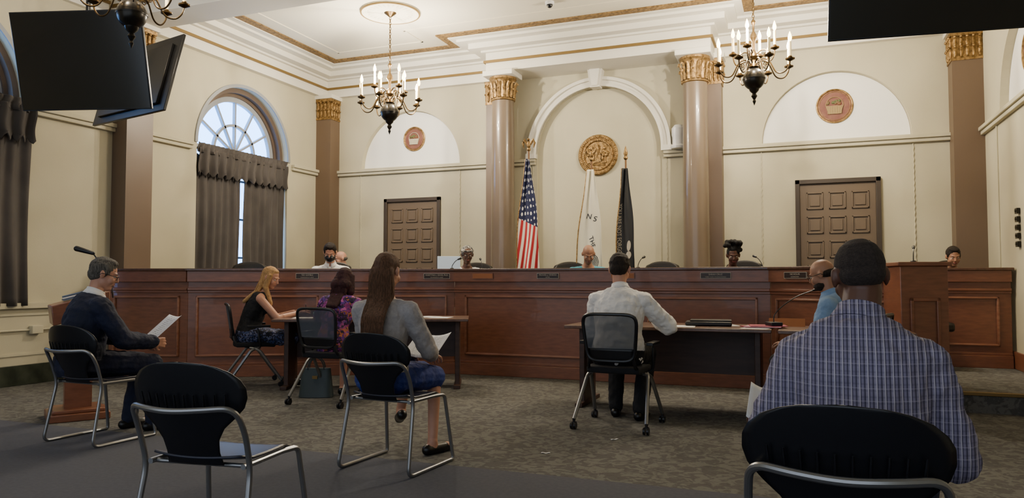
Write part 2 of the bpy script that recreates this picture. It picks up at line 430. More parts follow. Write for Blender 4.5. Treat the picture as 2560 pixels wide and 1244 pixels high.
# windows
def window(k, yc):
    g = G()
    M = shift(M_left(yc), .22)
    n = 40
    g.prism(archpoly(.98, .92, SPR), .01, shift(M, .04), 1)
    def ring(r0, r1, d, mi, dd=0):
        for q in range(n):
            a = pi*q/n; b = pi*(q+1)/n
            g.prism([(r1*cos(a), SPR+r1*sin(a)), (r1*cos(b), SPR+r1*sin(b)), (r0*cos(b), SPR+r0*sin(b)), (r0*cos(a), SPR+r0*sin(a))], d, shift(M, dd), mi)
    ring(.88, 1.0, .06, 2, -.04); ring(.42, .46, .05, 0, -.01); ring(.80, .88, .06, 0, -.02)
    ring(.93, 1.0, .08, 2, -.12)
    def bar(p, q, w, d=.05, mi=0):
        p = V3((*p, 0)); q = V3((*q, 0)); t = (q-p).normalized(); nn = V3((-t.y, t.x, 0))*w/2
        g.prism([tuple((p+nn)[:2]), tuple((q+nn)[:2]), tuple((q-nn)[:2]), tuple((p-nn)[:2])], d, shift(M, -.01), mi)
    for a in (30, 60, 90, 120, 150):
        a = radians(a); bar((0.0*cos(a), SPR+.0*sin(a)), (.82*cos(a), SPR+.82*sin(a)), .03)
    bar((-.98, SPR), (.98, SPR), .07); bar((0, .95), (0, SPR), .05)
    for x in (-.5, .5): bar((x, .95), (x, SPR), .03)
    for z in (1.5, 2.1, 2.7): bar((-.95, z), (.95, z), .03)
    for x in (-.95, .95): bar((x, .92), (x, SPR), .09, .06, 2)
    struct(g.obj('window_%d' % k, [M_winfr, M_glass, M_reveal]))
    # arch trim on wall
    g2 = G(); Mx = shift(M_left(yc), -.02)
    for q in range(n):
        a = pi*q/n; b = pi*(q+1)/n
        g2.prism([(1.05*cos(a), SPR+1.05*sin(a)), (1.05*cos(b), SPR+1.05*sin(b)), (1.0*cos(b), SPR+1.0*sin(b)), (1.0*cos(a), SPR+1.0*sin(a))], .02, Mx)
    struct(g2.obj('trim_%d' % (8+k), M_winfr))
    # curtains
    th = thing('window_curtain', 'taupe draped curtain pair with gathered valance on an arched window', 'curtain', (XL-.1 if k == 1 else XL+.03, yc, .55), 0, 'draped window curtains')
    wd = .985 if k == 1 else 1.02
    def drape(y0, y1, z0, z1, amp, nf, ph, name, x0=.02, lip=0):
        g = G()
        def f(u, v):
            y = y0+(y1-y0)*u; w = sin(u*nf*2*pi+ph+.5*sin(v*3+u*9))
            w2 = .35*sin(u*nf*5.1+ph*2+v*2)
            return V3((x0+amp*(w+w2)*(.5+.5*v)+.01, y+.015*sin(v*5+ph), z0+(z1-z0)*(1-v)+(lip*.035*sin(u*nf*4*pi) if v > .9 else 0)))
        g.grid(f, 110, 24)
        return g.obj(name, M_curt, th, ang=60, solid=.012)
    drape(-wd, -.045, .32 if k == 2 else .1, 2.42, .032, 6, 0, 'curtain_panel')
    drape(.045, wd, .32 if k == 2 else .1, 2.42, .032, 6, 2, 'curtain_panel')
    drape(-wd, wd, 2.13, 2.5, .04, 12, 1, 'valance', .09, 1)
    drape(-wd, wd, 2.44, 2.58, .024, 20, 1, 'valance', .085, 0)
    g = G(); g.cyl((.05, -wd, 2.5), (.05, wd, 2.5), .018); g.obj('curtain_rod', M_brass, th)
for k, yc in enumerate(WINY): window(k+1, yc)

# doors
def door(k, xc):
    z0, z1 = .3, 2.5; w = .97; g = G()
    g.bb((xc-w/2-.06, YB-.05, z0), (xc-w/2, YB, z1+.06), 1); g.bb((xc+w/2, YB-.05, z0), (xc+w/2+.06, YB, z1+.06), 1); g.bb((xc-w/2-.06, YB-.05, z1), (xc+w/2+.06, YB, z1+.06), 1)
    g.bb((xc-w/2, YB-.015, z0), (xc+w/2, YB, z1))
    for i in range(3):
        for j in range(6):
            cx = xc+(i-1)*.29; cz = z1-.24-j*.34
            for a, b in (((-.11, .10), (.11, .12)), ((-.11, -.12), (.11, -.10)), ((-.11, -.12), (-.09, .12)), ((.09, -.12), (.11, .12))):
                g.bb((cx+a[0], YB-.032, cz+a[1]), (cx+b[0], YB-.015, cz+b[1]))
            g.bb((cx-.065, YB-.028, cz-.075), (cx+.065, YB-.015, cz+.075))
    struct(g.obj('door_%d' % k, [M_door, M_doorshade], bevel=.004))
door(1, -6.2); door(2, .49)

# columns and pilasters
def leaves(g, c, r0, z0, h, n, w, lean, mi=0, sq=None):
    for i in range(n):
        a = 2*pi*i/n; d = V3((cos(a), sin(a), 0)); t = V3((-sin(a), cos(a), 0)); rs = []
        for k in range(7):
            u = k/6; ww = w*(sin(pi*min(1, u*.75+.25)))*(1 if u < .85 else .7); rr = r0+lean*u**3
            p = V3(c)+d*(rr+.012)+V3((0, 0, z0+h*(u if u < .9 else .9-(u-.9)*2)))
            rs.append([p-t*ww/2, p+d*.018, p+t*ww/2, p-d*.004])
        g.rings(rs, mi)
def column(x, y, label):
    th = thing('column', label, 'column', (x, y, .3), 0, 'round bronze columns'); H = 4.33-.3
    g = G(); g.bb((-.23, -.23, 0), (.23, .2, .1)); g.lathe([(.2, .1), (.21, .14), (.2, .18), (.195, .2), (.2, .23), (.19, .26)]); g.obj('base', M_col, th)
    g = G(); g.lathe([(.187, .26), (.187, 1.2), (.183, 2.2), (.172, H-.36)], n=40); g.obj('shaft', M_col, th)
    g = G(); g.lathe([(.18, H-.37), (.195, H-.36), (.195, H-.345), (.172, H-.33), (.172, H-.1), (.19, H-.05), (.215, H-.03), (.215, H)], n=40)
    leaves(g, (0, 0, 0), .17, H-.33, .17, 16, .07, .04); leaves(g, (0, 0, 0), .175, H-.24, .19, 16, .06, .05)
    g.obj('capital', M_gold, th)
    g = G(); g.bb((-.25, -.25, H), (.25, .2, H+.085)); g.obj('abacus', M_white, th, bevel=.01)
    return th
column(-4.34, 10.74, 'tall glossy bronze column with gilded leaf capital'); column(-1.37, 10.74, 'tall glossy bronze column with gilded leaf capital')
PN = [11]
def pilaster(x0, x1, y0, y1, z0=0.0):
    cx, cy = (x0+x1)/2, (y0+y1)/2
    a, b = (x1-x0)/2, (y1-y0)/2; H = 4.36-z0
    g = G(); g.T = Matrix.Translation((cx, cy, z0))
    g.bb((-a, -b, 0), (a, b, H-.36))
    g.bb((-a-.012, -b-.012, H-.37), (a+.012, b+.012, H-.34), 1); g.bb((-a, -b, H-.34), (a, b, H), 1); g.bb((-a-.02, -b-.02, H-.05), (a+.02, b+.02, H), 1)
    for zz, hh in ((H-.33, .16), (H-.2, .16)):
        n = max(3, int(2*a/.06))
        for i in range(n):
            xx = -a+2*a*(i+.5)/n
            for s in (-1, 1):
                g.sph((xx, s*(b+.008), zz+hh*.45), (.024, .02, hh*.5), n=8, mi=1); g.sph((xx, s*(b+.024), zz+hh*.85), (.02, .02, .02), n=8, mi=1)
        n = max(3, int(2*b/.06))
        for i in range(n):
            yy = -b+2*b*(i+.5)/n
            for s in (-1, 1):
                g.sph((s*(a+.008), yy, zz+hh*.45), (.02, .024, hh*.5), n=8, mi=1); g.sph((s*(a+.024), yy, zz+hh*.85), (.02, .02, .02), n=8, mi=1)
    g.bb((-a-.05, -b-.05, H), (a+.05, b+.05, H+.07), 2)
    PN[0] += 1
    struct(g.obj('trim_%d' % PN[0], [M_brown, M_gold, M_white]))
for q in ((-4.72, -4.42, 10.95, YB), (-1.33, -1.03, 10.95, YB), (XL, -7.7, 10.92, YB), (1.87, XR, 10.92, YB), (XL, -7.76, 6.75, 7.15), (1.98, XR, 6.75, 7.15)):
    pilaster(*q)

# platform / steps
g = G()
g.prism([(XL, 7.0), (-6.7, 7.1), (-4.0, 8.45), (-.3, 8.45), (.95, 7.5), (XR, 7.5), (XR, YB), (XL, YB)], .17, Matrix.Translation((0, 0, .0)))
struct(g.obj('floor.001', M_carpet))
g = G()
g.prism([(XL, 7.3), (-6.7, 7.5), (-4.0, 8.8), (-.3, 8.8), (1.0, 7.95), (1.0, 9.95), (XR, 9.95), (XR, YB), (XL, YB)], .13, Matrix.Translation((0, 0, .17)))
struct(g.obj('floor.002', M_carpet))
g = G(); g.bb((1.1, 7.48, .15), (XR-.03, 7.53, .18)); struct(g.obj('trim_11', M_goldline, bevel=.004))

# ================================================================== DAIS
dais = thing('council_dais', 'long angled cherry wood council dais with framed panels', 'dais', (-2.93, 8.3, 0), 0)
def seg(P, Q, panels, z0=0.0, depth=.7, par=None, off=None, post=True, top=1.29):
    P = V3((*P, 0)); Q = V3((*Q, 0)); L = (Q-P).length; a = math.atan2(Q.y-P.y, Q.x-P.x)
    T = Matrix.Translation(-V3(off)) @ Matrix.Translation(P) @ Matrix.Rotation(a, 4, 'Z')
    g = G(); g.T = T; e = .0
    g.bb((0, .0, z0), (L, .05, top-.03))
    g.bb((-.0, -.035, z0), (L, .0, z0+.14)); g.bb((0, -.02, z0+.14), (L, 0, z0+.17))
    g.bb((0, -.05, top-.16), (L, .0, top-.03)); g.bb((0, -.035, 1.03), (L, 0, 1.06)); g.bb((0, -.02, 1.0), (L, 0, 1.03))
    g.obj('front_panel', M_wood, par, bevel=.005)
    g = G(); g.T = T
    g.bb((-.02, -.075, top-.03), (L+.02, depth, top)); g.obj('countertop', M_woodtop, par, bevel=.006)
    g = G(); g.T = T
    zA, zB = z0+.24, .965; x = 0
    for i, (f0, f1) in enumerate(panels):
        a0, a1 = f0*L, f1*L; w = .028
        for (p, q) in (((a0, zA), (a1, zA+w)), ((a0, zB-w), (a1, zB)), ((a0, zA), (a0+w, zB)), ((a1-w, zA), (a1, zB))):
            g.bb((p[0], -.022, p[1]), (q[0], 0, q[1]))
            g.bb((p[0]+.006, -.03, p[1]+.006), (q[0]-.006, -.02, q[1]-.006))
    g.obj('panel_molding', M_woodH, par, bevel=.004)
DO = (-2.93, 8.3, 0)
P0, P1, P2, P3, P4 = (-7.75, 6.55), (-6.8, 6.82), (-4.0, 8.3), (-.3, 8.3), (.85, 7.42)
seg(P0, P1, [(.06, .9)], par=dais, off=DO)
seg(P1, P2, [(.03, .48), (.52, .97)], par=dais, off=DO)
seg(P2, P3, [(.04, .965)], par=dais, off=DO)
seg(P3, P4, [(.05, .95)], par=dais, off=DO)
# end pillar
g = G(); g.T = Matrix.Translation((.93+2.93, 7.28-8.3, 0)) @ Matrix.Rotation(radians(14), 4, 'Z')
g.bb((-.19, -.18, 0), (.19, .22, 1.27)); g.bb((-.215, -.205, 0), (.215, .22, .15)); g.bb((-.215, -.205, 1.27), (.215, .24, 1.305))
for (p, q) in (((-.12, .25), (.12, .28)), ((-.12, .97), (.12, 1.0)), ((-.12, .25), (-.09, 1.0)), ((.09, .25), (.12, 1.0))): g.bb((p[0], -.2, p[1]), (q[0], -.18, q[1]))
g.obj('end_pillar', M_wood, dais, bevel=.006)
desk = thing('staff_desk', 'cherry wood raised staff desk with framed panel at the wall', 'desk', (1.5, 9.7, .17), 0)
seg((.7, 9.7), (2.18, 9.7), [(.05, .4), (.45, .92)], z0=.17, depth=.4, par=desk, off=(1.5, 9.7, .17))

# nameplates
def nameplate(P, Q, f, l1, l2, w=.27, h=.066, z=1.2, plain=False):
    P = V3((*P, 0)); Q = V3((*Q, 0)); a = math.atan2(Q.y-P.y, Q.x-P.x)
    p = P+(Q-P)*f+Matrix.Rotation(a, 3, 'Z') @ V3((0, -.056, 0)); p.z = z
    th = thing('nameplate', 'small engraved name plate on the dais front' if not plain else 'blank light wooden plate on the dais front', 'nameplate', p, a, 'name plates on the dais')
    g = G(); g.bb((-w/2, -.012, -h/2), (w/2, .004, h/2)); g.bb((-w/2+.005, -.014, -h/2+.005), (w/2-.005, -.01, h/2-.005), 1)
    g.obj('plate', [M_letter if not plain else M_woodH, M_plate if not plain else mat('light_wood', '#9a5f36')], th)
    if l1: text_mesh(l1, .024, 'lettering', M_letter, th, Matrix.Translation((0, -.0155, .011)) @ Matrix.Rotation(pi/2, 4, 'X'))
    if l2: text_mesh(l2, .0145, 'lettering', M_letter, th, Matrix.Translation((0, -.0155, -.016)) @ Matrix.Rotation(pi/2, 4, 'X'))
nameplate(P1, P2, .44, 'TED GAMBLE', 'COUNCILOR AT LARGE')
nameplate(P1, P2, .93, 'WARTYNA L. DAVIS, Ph.D.', 'COUNCILOR AT LARGE', w=.32)
nameplate(P2, P3, .11, '', '', plain=True)
nameplate(P2, P3, .335, 'MICHAEL J. VENEZIA', 'MAYOR')
nameplate(P2, P3, .575, '', '', plain=True)
nameplate(P2, P3, .85, 'SARAH CRUZ', 'THIRD WARD COUNCILWOMAN', w=.32)
nameplate(P3, P4, .25, 'NICHOLAS', 'COUNCILMAN')
nameplate((.7, 9.7), (2.18, 9.7), .42, 'MICHAEL A.', 'TOWNSHIP ADMINISTRATOR', z=1.325, w=.26)

# ================================================================== SEAL, MEDALLIONS
th = thing('wall_seal', 'round gilded relief seal mounted high on the arched wall', 'seal', (-2.93, YB+.055, 3.11))
g = G(); g.T = Matrix.Rotation(pi/2, 4, 'X')
g.lathe([(.31, 0), (.32, .03), (.3, .05), (.27, .05), (.262, .035), (.25, .035), (.24, .05), (.22, .05), (.21, .03), (.001, .03)], n=56)
for i in range(56): g.sph((.285*cos(2*pi*i/56), .285*sin(2*pi*i/56), .05), .011, n=8)
for i in range(44): g.box((.231*cos(2*pi*i/44), .231*sin(2*pi*i/44), .052), (.014, .02, .012), Matrix.Rotation(2*pi*i/44, 3, 'Z'))
g.obj('disc', M_gold, th)
g = G(); g.T = Matrix.Rotation(pi/2, 4, 'X')
g.box((0, -.02, .04), (.03, .2, .02)); g.prism([(-.02, .08), (.02, .08), (0, .17)], .03, Matrix.Translation((0, 0, .03)))
g.box((0, -.05, .035), (.09, .12, .02)); g.prism([(-.05, .01), (.05, .01), (0, .05)], .025, Matrix.Translation((0, 0, .03)))
for i in range(9):
    g.sph((-.12+random.uniform(-.04, .04), .05+random.uniform(-.07, .08), .035), (.03, .03, .018), n=10)
    g.sph((.12+random.uniform(-.04, .04), .05+random.uniform(-.07, .08), .035), (.03, .03, .018), n=10)
for x in (-.13, .12): g.box((x, -.06, .035), (.014, .13, .018))
for x in (-.07, .07): g.sph((x, -.05, .04), (.018, .05, .015), n=8); g.sph((x, .01, .042), .014, n=8)
for k in range(4): g.tube([(-.17+.03*k+x*.3/8, -.13-.012*k+.006*sin(x*2), .035) for x in range(9-k)], .006, 6)
g.obj('relief', M_gold, th)
M_medred = mat('medallion_red', '#6e4038', '#7f5444', rough=.7, scale=12)
def medallion(loc, r, rz, col):
    th = thing('wall_medallion', 'painted round medallion with gold rim and fruit basket', 'medallion', loc, rz, 'painted basket medallions')
    g = G(); g.T = Matrix.Rotation(pi/2, 4, 'X'); g.lathe([(r, 0), (r, .012), (.001, .012)], n=40); g.obj('disc', M_medred, th)
    g = G(); g.T = Matrix.Rotation(pi/2, 4, 'X'); g.tube([(r*cos(2*pi*i/40), r*sin(2*pi*i/40), .012) for i in range(40)], .014, closed=True); g.tube([(r*.88*cos(2*pi*i/40), r*.88*sin(2*pi*i/40), .014) for i in range(40)], .005, closed=True); g.obj('rim', M_gold, th)
    g = G(); g.T = Matrix.Rotation(pi/2, 4, 'X')
    g.prism([(-.07*r/.2, -.1*r/.2), (.07*r/.2, -.1*r/.2), (.1*r/.2, 0), (-.1*r/.2, 0)], .02, Matrix.Translation((0, 0, .01)))
    for i in range(7): g.box(((i-3)*.026*r/.2, -.05*r/.2, .032), (.006, .1*r/.2, .006))
    g.tube([(.1*cos(pi*i/12)*r/.2, .11*sin(pi*i/12)*r/.2, .02) for i in range(13)], .005)
    g.obj('basket', col, th)
    g = G(); g.T = Matrix.Rotation(pi/2, 4, 'X')
    for i in range(11): g.sph((random.uniform(-.08, .08)*r/.2, random.uniform(.01, .06)*r/.2, .018), (.022, .022, .012), n=8)
    g.obj('fruit', mat('fruit_green', '#4c5f35', '#7a4a35', rough=.7, scale=18), th)
medallion((-6.22, YB+.088, 3.60), .2, 0, mat('basket_white', '#b5ad98'))
medallion((.48, YB+.088, 3.60), .23, 0, mat('basket_gold', '#8f7748'))
medallion((XR+.088, 9.25, 3.6), .22, -pi/2, mat('basket_gold', '#8f7748'))

# ================================================================== FLAGS
def flag(x, y, ztop, label, m, kind, wt=.04, wb=.17, shx=0):
    th = thing('flag', label, 'flag', (x, y, .3)); H = ztop-.3
    g = G(); g.lathe([(.16, 0), (.16, .02), (.1, .05), (.03, .08)]); g.obj('stand', M_gold, th)
    g = G(); g.cyl((0, 0, .05), (0, 0, H), .013); g.obj('pole', mat('pole_wood', '#6e4a22', rough=.4), th)
    g = G(); g.sph((0, 0, H+.03), .03)
    if kind == 'eagle':
        g.sph((0, 0, H+.1), (.03, .03, .055)); g.sph((0, -.015, H+.17), .02); g.cap((0, -.03, H+.17), (0, -.05, H+.16), .008, .003)
        for s in (-1, 1): g.tube([(s*.02, 0, H+.1), (s*.07, 0, H+.17), (s*.09, 0, H+.12), (s*.075, 0, H+.05)], [.02, .022, .018, .006])
    else:
        g.lathe([(.012, H+.04), (.03, H+.09), (.022, H+.13), (.002, H+.2)])
    g.obj('finial', M_gold, th)
    g = G(); zt = H-.12; zb = H-1.75 
    def f(u, v):
        w = wt+(wb-wt)*min(1, v*1.25)**.8; a = u*2-1
        return V3((shx*v+a*w+.012*sin(v*9+u*4), -.05-.03*sin(u*pi*3.5+v*1.5)*(.4+.6*v)-.01*sin(u*13+v*5), zt+(zb-zt)*v-.05*a*v*(1.2 if shx > 0 else -1)))
    f.w = lambda v: wt+(wb-wt)*min(1, v*1.25)**.8
    g.grid(f, 60, 60, uv=True); g.obj('cloth', m, th, ang=80, solid=.003)
    g = G(); g.tube([f(0, k/30)+V3((0, -.003, 0)) for k in range(31)], .009, 6); g.tube([f(k/30, 1)+V3((0, -.003, 0)) for k in range(31)], .009, 6); g.obj('gold_fringe', M_gold, th)
    return th, f
flag(-3.62, 9.95, 3.0, 'stars and stripes flag on a pole topped by a gold eagle', M_usflag, 'eagle', .03, .17)
th, f = flag(-2.69, 9.95, 2.80, 'cream flag with dark lettering hanging from a pole', M_cream, 'eagle', .05, .19, -.03)
def onflag(f, u, v, txt, size, m, rot=0):
    def fn(c):
        c = Matrix.Rotation(rot, 3, 'Z') @ c; vv = v-c.y/1.63; uu = u+c.x/(2*f.w(max(.05, vv))); return f(max(0, min(1, uu)), max(0, min(1, vv)))+V3((0, -.006-abs(c.z), 0))
    text_mesh(txt, size, 'lettering', m, th, fn=fn)
M_ink = mat('dark_ink', '#2a3048')
onflag(f, .48, .40, 'N', .10, M_ink, -.35); onflag(f, .76, .43, 'S', .10, M_ink, -.35); onflag(f, .58, .62, 'THE', .09, M_ink, -1.3)
for k in range(5):
    g = G(); g.tube([f(.6+(.06+.05*k)*cos(t*pi/6), .80+(.02+.014*k)*sin(t*pi/6))+V3((0, -.008, 0)) for t in range(12)], .004, 5, closed=True)
    g.obj('emblem_ring', M_ink, th)
th, f = flag(-2.22, 10.0, 2.80, 'black flag with white lettering hanging from a pole', M_blackflag, 'spear', .045, .13)
onflag(f, .14, .55, 'YOU ARE NOT FORGOTTEN', .065, M_letter, -pi/2)
n = 14
for (uc, vc, ru, rv) in ((.68, .66, .13, .045), (.66, .74, .18, .035)):
    g = G(); c = f(uc, vc)+V3((0, -.010, 0)); ring = [f(uc+ru*cos(2*pi*t/n), vc+rv*sin(2*pi*t/n))+V3((0, -.009, 0)) for t in range(n)]
    g.add([c]+ring, [(0, 1+t, 1+(t+1) % n) for t in range(n)])
    g.obj('emblem', M_letter, th)

# ================================================================== CHANDELIERS
def chandelier(label, loc):
    th = thing('chandelier', label, 'chandelier', loc, .2, 'candle chandeliers')
    g = G(); g.lathe([(.001, 0), (.09, 0), (.085, -.02), (.05, -.045), (.02, -.07), (.001, -.07)]); g.obj('canopy', M_brass, th)
    g = G(); z = -.07
    k = 0
    while z > -.72:
        R = Matrix.Rotation(k*pi/2, 3, 'Z')
        g.tube([R @ V3((.013*cos(2*pi*i/10), 0, .024*sin(2*pi*i/10)))+V3((0, 0, z-.02)) for i in range(10)], .0045, 6, closed=True); z -= .037; k += 1
    g.obj('chain', M_brass, th)
    g = G(); g.lathe([(.001, -.72), (.02, -.73), (.03, -.76), (.012, -.79), (.012, -.86), (.035, -.9), (.045, -.94), (.02, -.98), (.018, -1.08), (.05, -1.12), (.055, -1.16), (.03, -1.2), (.05, -1.24), (.06, -1.28), (.03, -1.30)]); g.obj('stem', M_brass, th)
    g = G(); g.sph((0, 0, -1.42), (.125, .125, .13), n=28); g.lathe([(.128, -1.41), (.131, -1.42), (.128, -1.43)], n=28); g.lathe([(.06, -1.53), (.05, -1.56), (.02, -1.59), (.035, -1.62), (.012, -1.66), (.02, -1.68), (.001, -1.73)]); g.obj('globe', M_pew, th)
    def arm(a, R, zc, zs):
        d = V3((cos(a), sin(a), 0)); g = G(); up = V3((0, 0, 1))
        pts = [d*.03+up*zs, d*.10+up*(zs+.06), d*.18+up*(zs+.02), d*(R*.62)+up*(zc-.13), d*(R*.84)+up*(zc-.14), d*(R*.98)+up*(zc-.07), d*R+up*zc]
        g.tube(rpath(pts, .06, 4), .008, 7)
        c = d*.14+up*(zs-.02); g.tube([c+d*.035*(1-i/14)*cos(i*.75)+up*.035*(1-i/14)*sin(i*.75) for i in range(12)], .005, 6)
        A = g.obj('arm', M_brass, th)
        g = G(); c = d*R+up*zc; g.T = Matrix.Translation(c); g.lathe([(.008, -.02), (.05, 0), (.052, .012), (.02, .01), (.024, .03), (.018, .04)], n=18); g.obj('drip_pan', M_brass, A)
        g = G(); g.T = Matrix.Translation(c); g.lathe([(.015, .03), (.015, .2), (.011, .205)], n=12); g.obj('candle', M_candle, A)
        g = G(); g.T = Matrix.Translation(c); g.lathe([(.008, .205), (.019, .225), (.022, .25), (.014, .285), (.002, .32)], n=12); g.obj('bulb', M_bulb, A)
    for i in range(8): arm(2*pi*i/8, .42, -1.27, -1.25)
    for i in range(4): arm(2*pi*(i+.5)/4+.1, .24, -1.1, -1.14)
    return th
def lights(loc, w):
    for i in range(3):
        a = 2*pi*i/3+.5
        L = bpy.data.lights.new('bulb_light', 'POINT'); L.energy = w; L.color = (1, .89, .72); L.shadow_soft_size = .03
        o = bpy.data.objects.new('bulb_light', L); COL.objects.link(o); o.location = V3(loc)+V3((.3*cos(a), .3*sin(a), -.92))
C1 = (-5.3, 8.9, ZC); C2 = (-.47, 8.94, ZC); C3 = (-5.43, 4.75, ZC)
ch = chandelier('brass candle chandelier with dark globe on chain under ceiling medallion', C1)
dup(ch, C2, .45, 'brass candle chandelier with dark globe over the dais'); dup(ch, C3, .1, 'brass candle chandelier hanging in front of television screens')
lights(C1, 132); lights(C2, 132); lights(C3, 38)
g = G(); g.lathe([(.41, .01), (.42, -.012), (.40, -.03), (.37, -.03), (.35, -.015), (.2, -.02), (.12, -.03), (.1, -.015), (.001, -.015)], n=56)
for i in range(28): g.sph((.27*cos(2*pi*i/28), .27*sin(2*pi*i/28), -.018), (.05, .014, .008), Matrix.Rotation(2*pi*i/28, 3, 'Z'), n=8)
o = g.obj('ceiling_medallion', M_ceil, None, loc=(C1[0], C1[1], ZC)); tag(o, 'round plaster ceiling medallion with leaf ornament', 'ceiling medallion', 'ceiling medallions')
g = G(); g.tube([(.405*cos(2*pi*i/50), .405*sin(2*pi*i/50), -.022) for i in range(50)], .014, closed=True); g.obj('gilded_rim', M_goldline, o)
o2 = dup(o, (C2[0], C2[1], ZC), 0)

# ceiling dome camera, strobe fixture
o = thing('security_camera', 'small white dome security camera on the ceiling', 'security camera', (-3.1, 9.35, ZC)); g = G(); g.lathe([(.06, 0), (.06, -.03), (.05, -.04)]); g.obj('housing', M_whitepl, o); g = G(); g.sph((0, 0, -.045), .04); g.obj('dome', M_black, o)
o = thing('strobe_fixture', 'white cylindrical fixture standing on the chair rail', 'wall fixture', (-1.66, YB-.13, 3.1)); g = G(); g.lathe([(.11, 0), (.12, .03), (.09, .06), (.09, .17), (.1, .2), (.1, .3), (.06, .35), (.001, .36)]); g.obj('housing', M_whitepl, o)

# ================================================================== TELEVISIONS
def tv(bl, br, h, tilt, label):
    bl = V3(bl); br = V3(br); w = (br-bl).length; x = (br-bl).normalized(); up = V3((0, 0, 1)); n = x.cross(up)  # front = x cross up
    z = (up*cos(tilt)+n*sin(tilt)); z = (z-x*z.dot(x)).normalized(); y = z.cross(x)
    th = thing('television', label, 'television', (0, 0, 0), 0, 'ceiling hung televisions')
    c = (bl+br)/2
    MW = Matrix(((x.x, y.x, z.x, c.x), (x.y, y.y, z.y, c.y), (x.z, y.z, z.z, c.z), (0, 0, 0, 1))); th.matrix_world = MW
    g = G(); g.bb((-w/2, -.0, 0), (w/2, .03, h)); g.bb((-w/2+.12, .03, .08), (w/2-.12, .06, h-.1)); g.obj('housing', M_tvb, th, bevel=.005)
    g = G(); g.bb((-w/2+.012, -.004, .014), (w/2-.012, .002, h-.012)); g.obj('screen', M_screen, th)
    q = MW @ V3((0, .1, h*.5)); I = MW.inverted(); g = G(); g.T = I
    g.cyl(q, (q.x, q.y, ZC), .022); g.cyl(MW @ V3((0, .05, h*.5)), q, .03); g.obj('mount_pole', M_tvb, th)
    return th
T = radians(14)
tv(at(-4.90, 7.35, 2.84), at(-3.56, 7.25, 2.84), .95, T, 'large black flat television tilted down from the ceiling')
tv(at(-3.50, 7.42, 2.86), at(-4.66, 8.2, 2.86), .86, T, 'black flat television seen from behind, tilted toward the dais')
tv(at(2.27, 5.25, 2.86), at(3.7, 4.9, 2.86), .86, T, 'black flat television overhead tilted toward the seats')

# ================================================================== CHAIRS
def stack_chair(label, loc, rz):
    th = thing('stacking_chair', label, 'chair', loc, rz, 'black stacking chairs with silver sled frames')
    g = G(); h = []
    left = [(-.255, .24, .011), (-.255, -.25, .011), (-.235, -.17, .42), (-.24, -.215, .57), (-.228, -.27, .67), (-.11, -.327, .665), (0, -.345, .66)]
    full = left+[(-x, y, z) for x, y, z in reversed(left[:-1])]
    g.tube(rpath(full, .055, 6), .0115, 10); g.obj('back_frame', M_silver, th)
    for s in (-1, 1):
        g = G(); g.tube(rpath([(s*.255, .235, .011), (s*.255, .262, .012), (s*.225, .20, .425), (s*.21, .1, .428), (s*.21, -.18, .428)], .03, 5), .0115, 10); g.obj('leg', M_silver, th)
    g = G(); g.cyl((-.22, .16, .425), (.22, .16, .425), .009); g.obj('crossbar', M_silver, th)
    g = G(); g.cyl((-.22, -.15, .425), (.22, -.15, .425), .009); g.obj('crossbar', M_silver, th)
    g = G()
    tab = [(.43, .125), (.48, .118), (.53, .125), (.58, .155), (.62, .20), (.66, .238), (.70, .252), (.74, .250), (.77, .234), (.80, .200), (.822, .150), (.836, .085), (.84, .012)]
    def w(z):
        for a, b in zip(tab, tab[1:]):
            if z <= b[0]: t = (z-a[0])/(b[0]-a[0]); return a[1]+(b[1]-a[1])*t
        return tab[-1][1]
    def f(u, v):
        z = .43+.41*v; x = w(z)*(2*u-1); return V3((x, -.185-.16*v+.04*v*v+1.0*x*x*(.5+.5*v), z))
    g.grid(f, 18, 60)
    for i in range(10):
        x = (i-4.5)*.040; zc = .668+.15*x*x
        y = f(.5+.5*x/.25, .60).y-.014
        g.cyl((x, y, zc-.01), (x*1.03, y-.012, zc+.045), .0032, .0016, 6); 
    g.obj('backrest', M_black, th, ang=80, solid=.005)
    g = G()
    def s_(u, v):
        a = 2*u-1; b = 2*v-1; x = a*.215*(1-.10*b*b*(1 if b < 0 else .6)); y = b*.215*(1-.12*a*a)+.01
        return V3((x, y, .448-.012*(1-a*a)*(1-b*b*.3)-.03*max(0, b-.6)/.4+.02*max(0, -b-.6)/.4))
    g.grid(s_, 20, 20); g.obj('seat', M_seatsheen, th, ang=80, solid=.009)
    return th
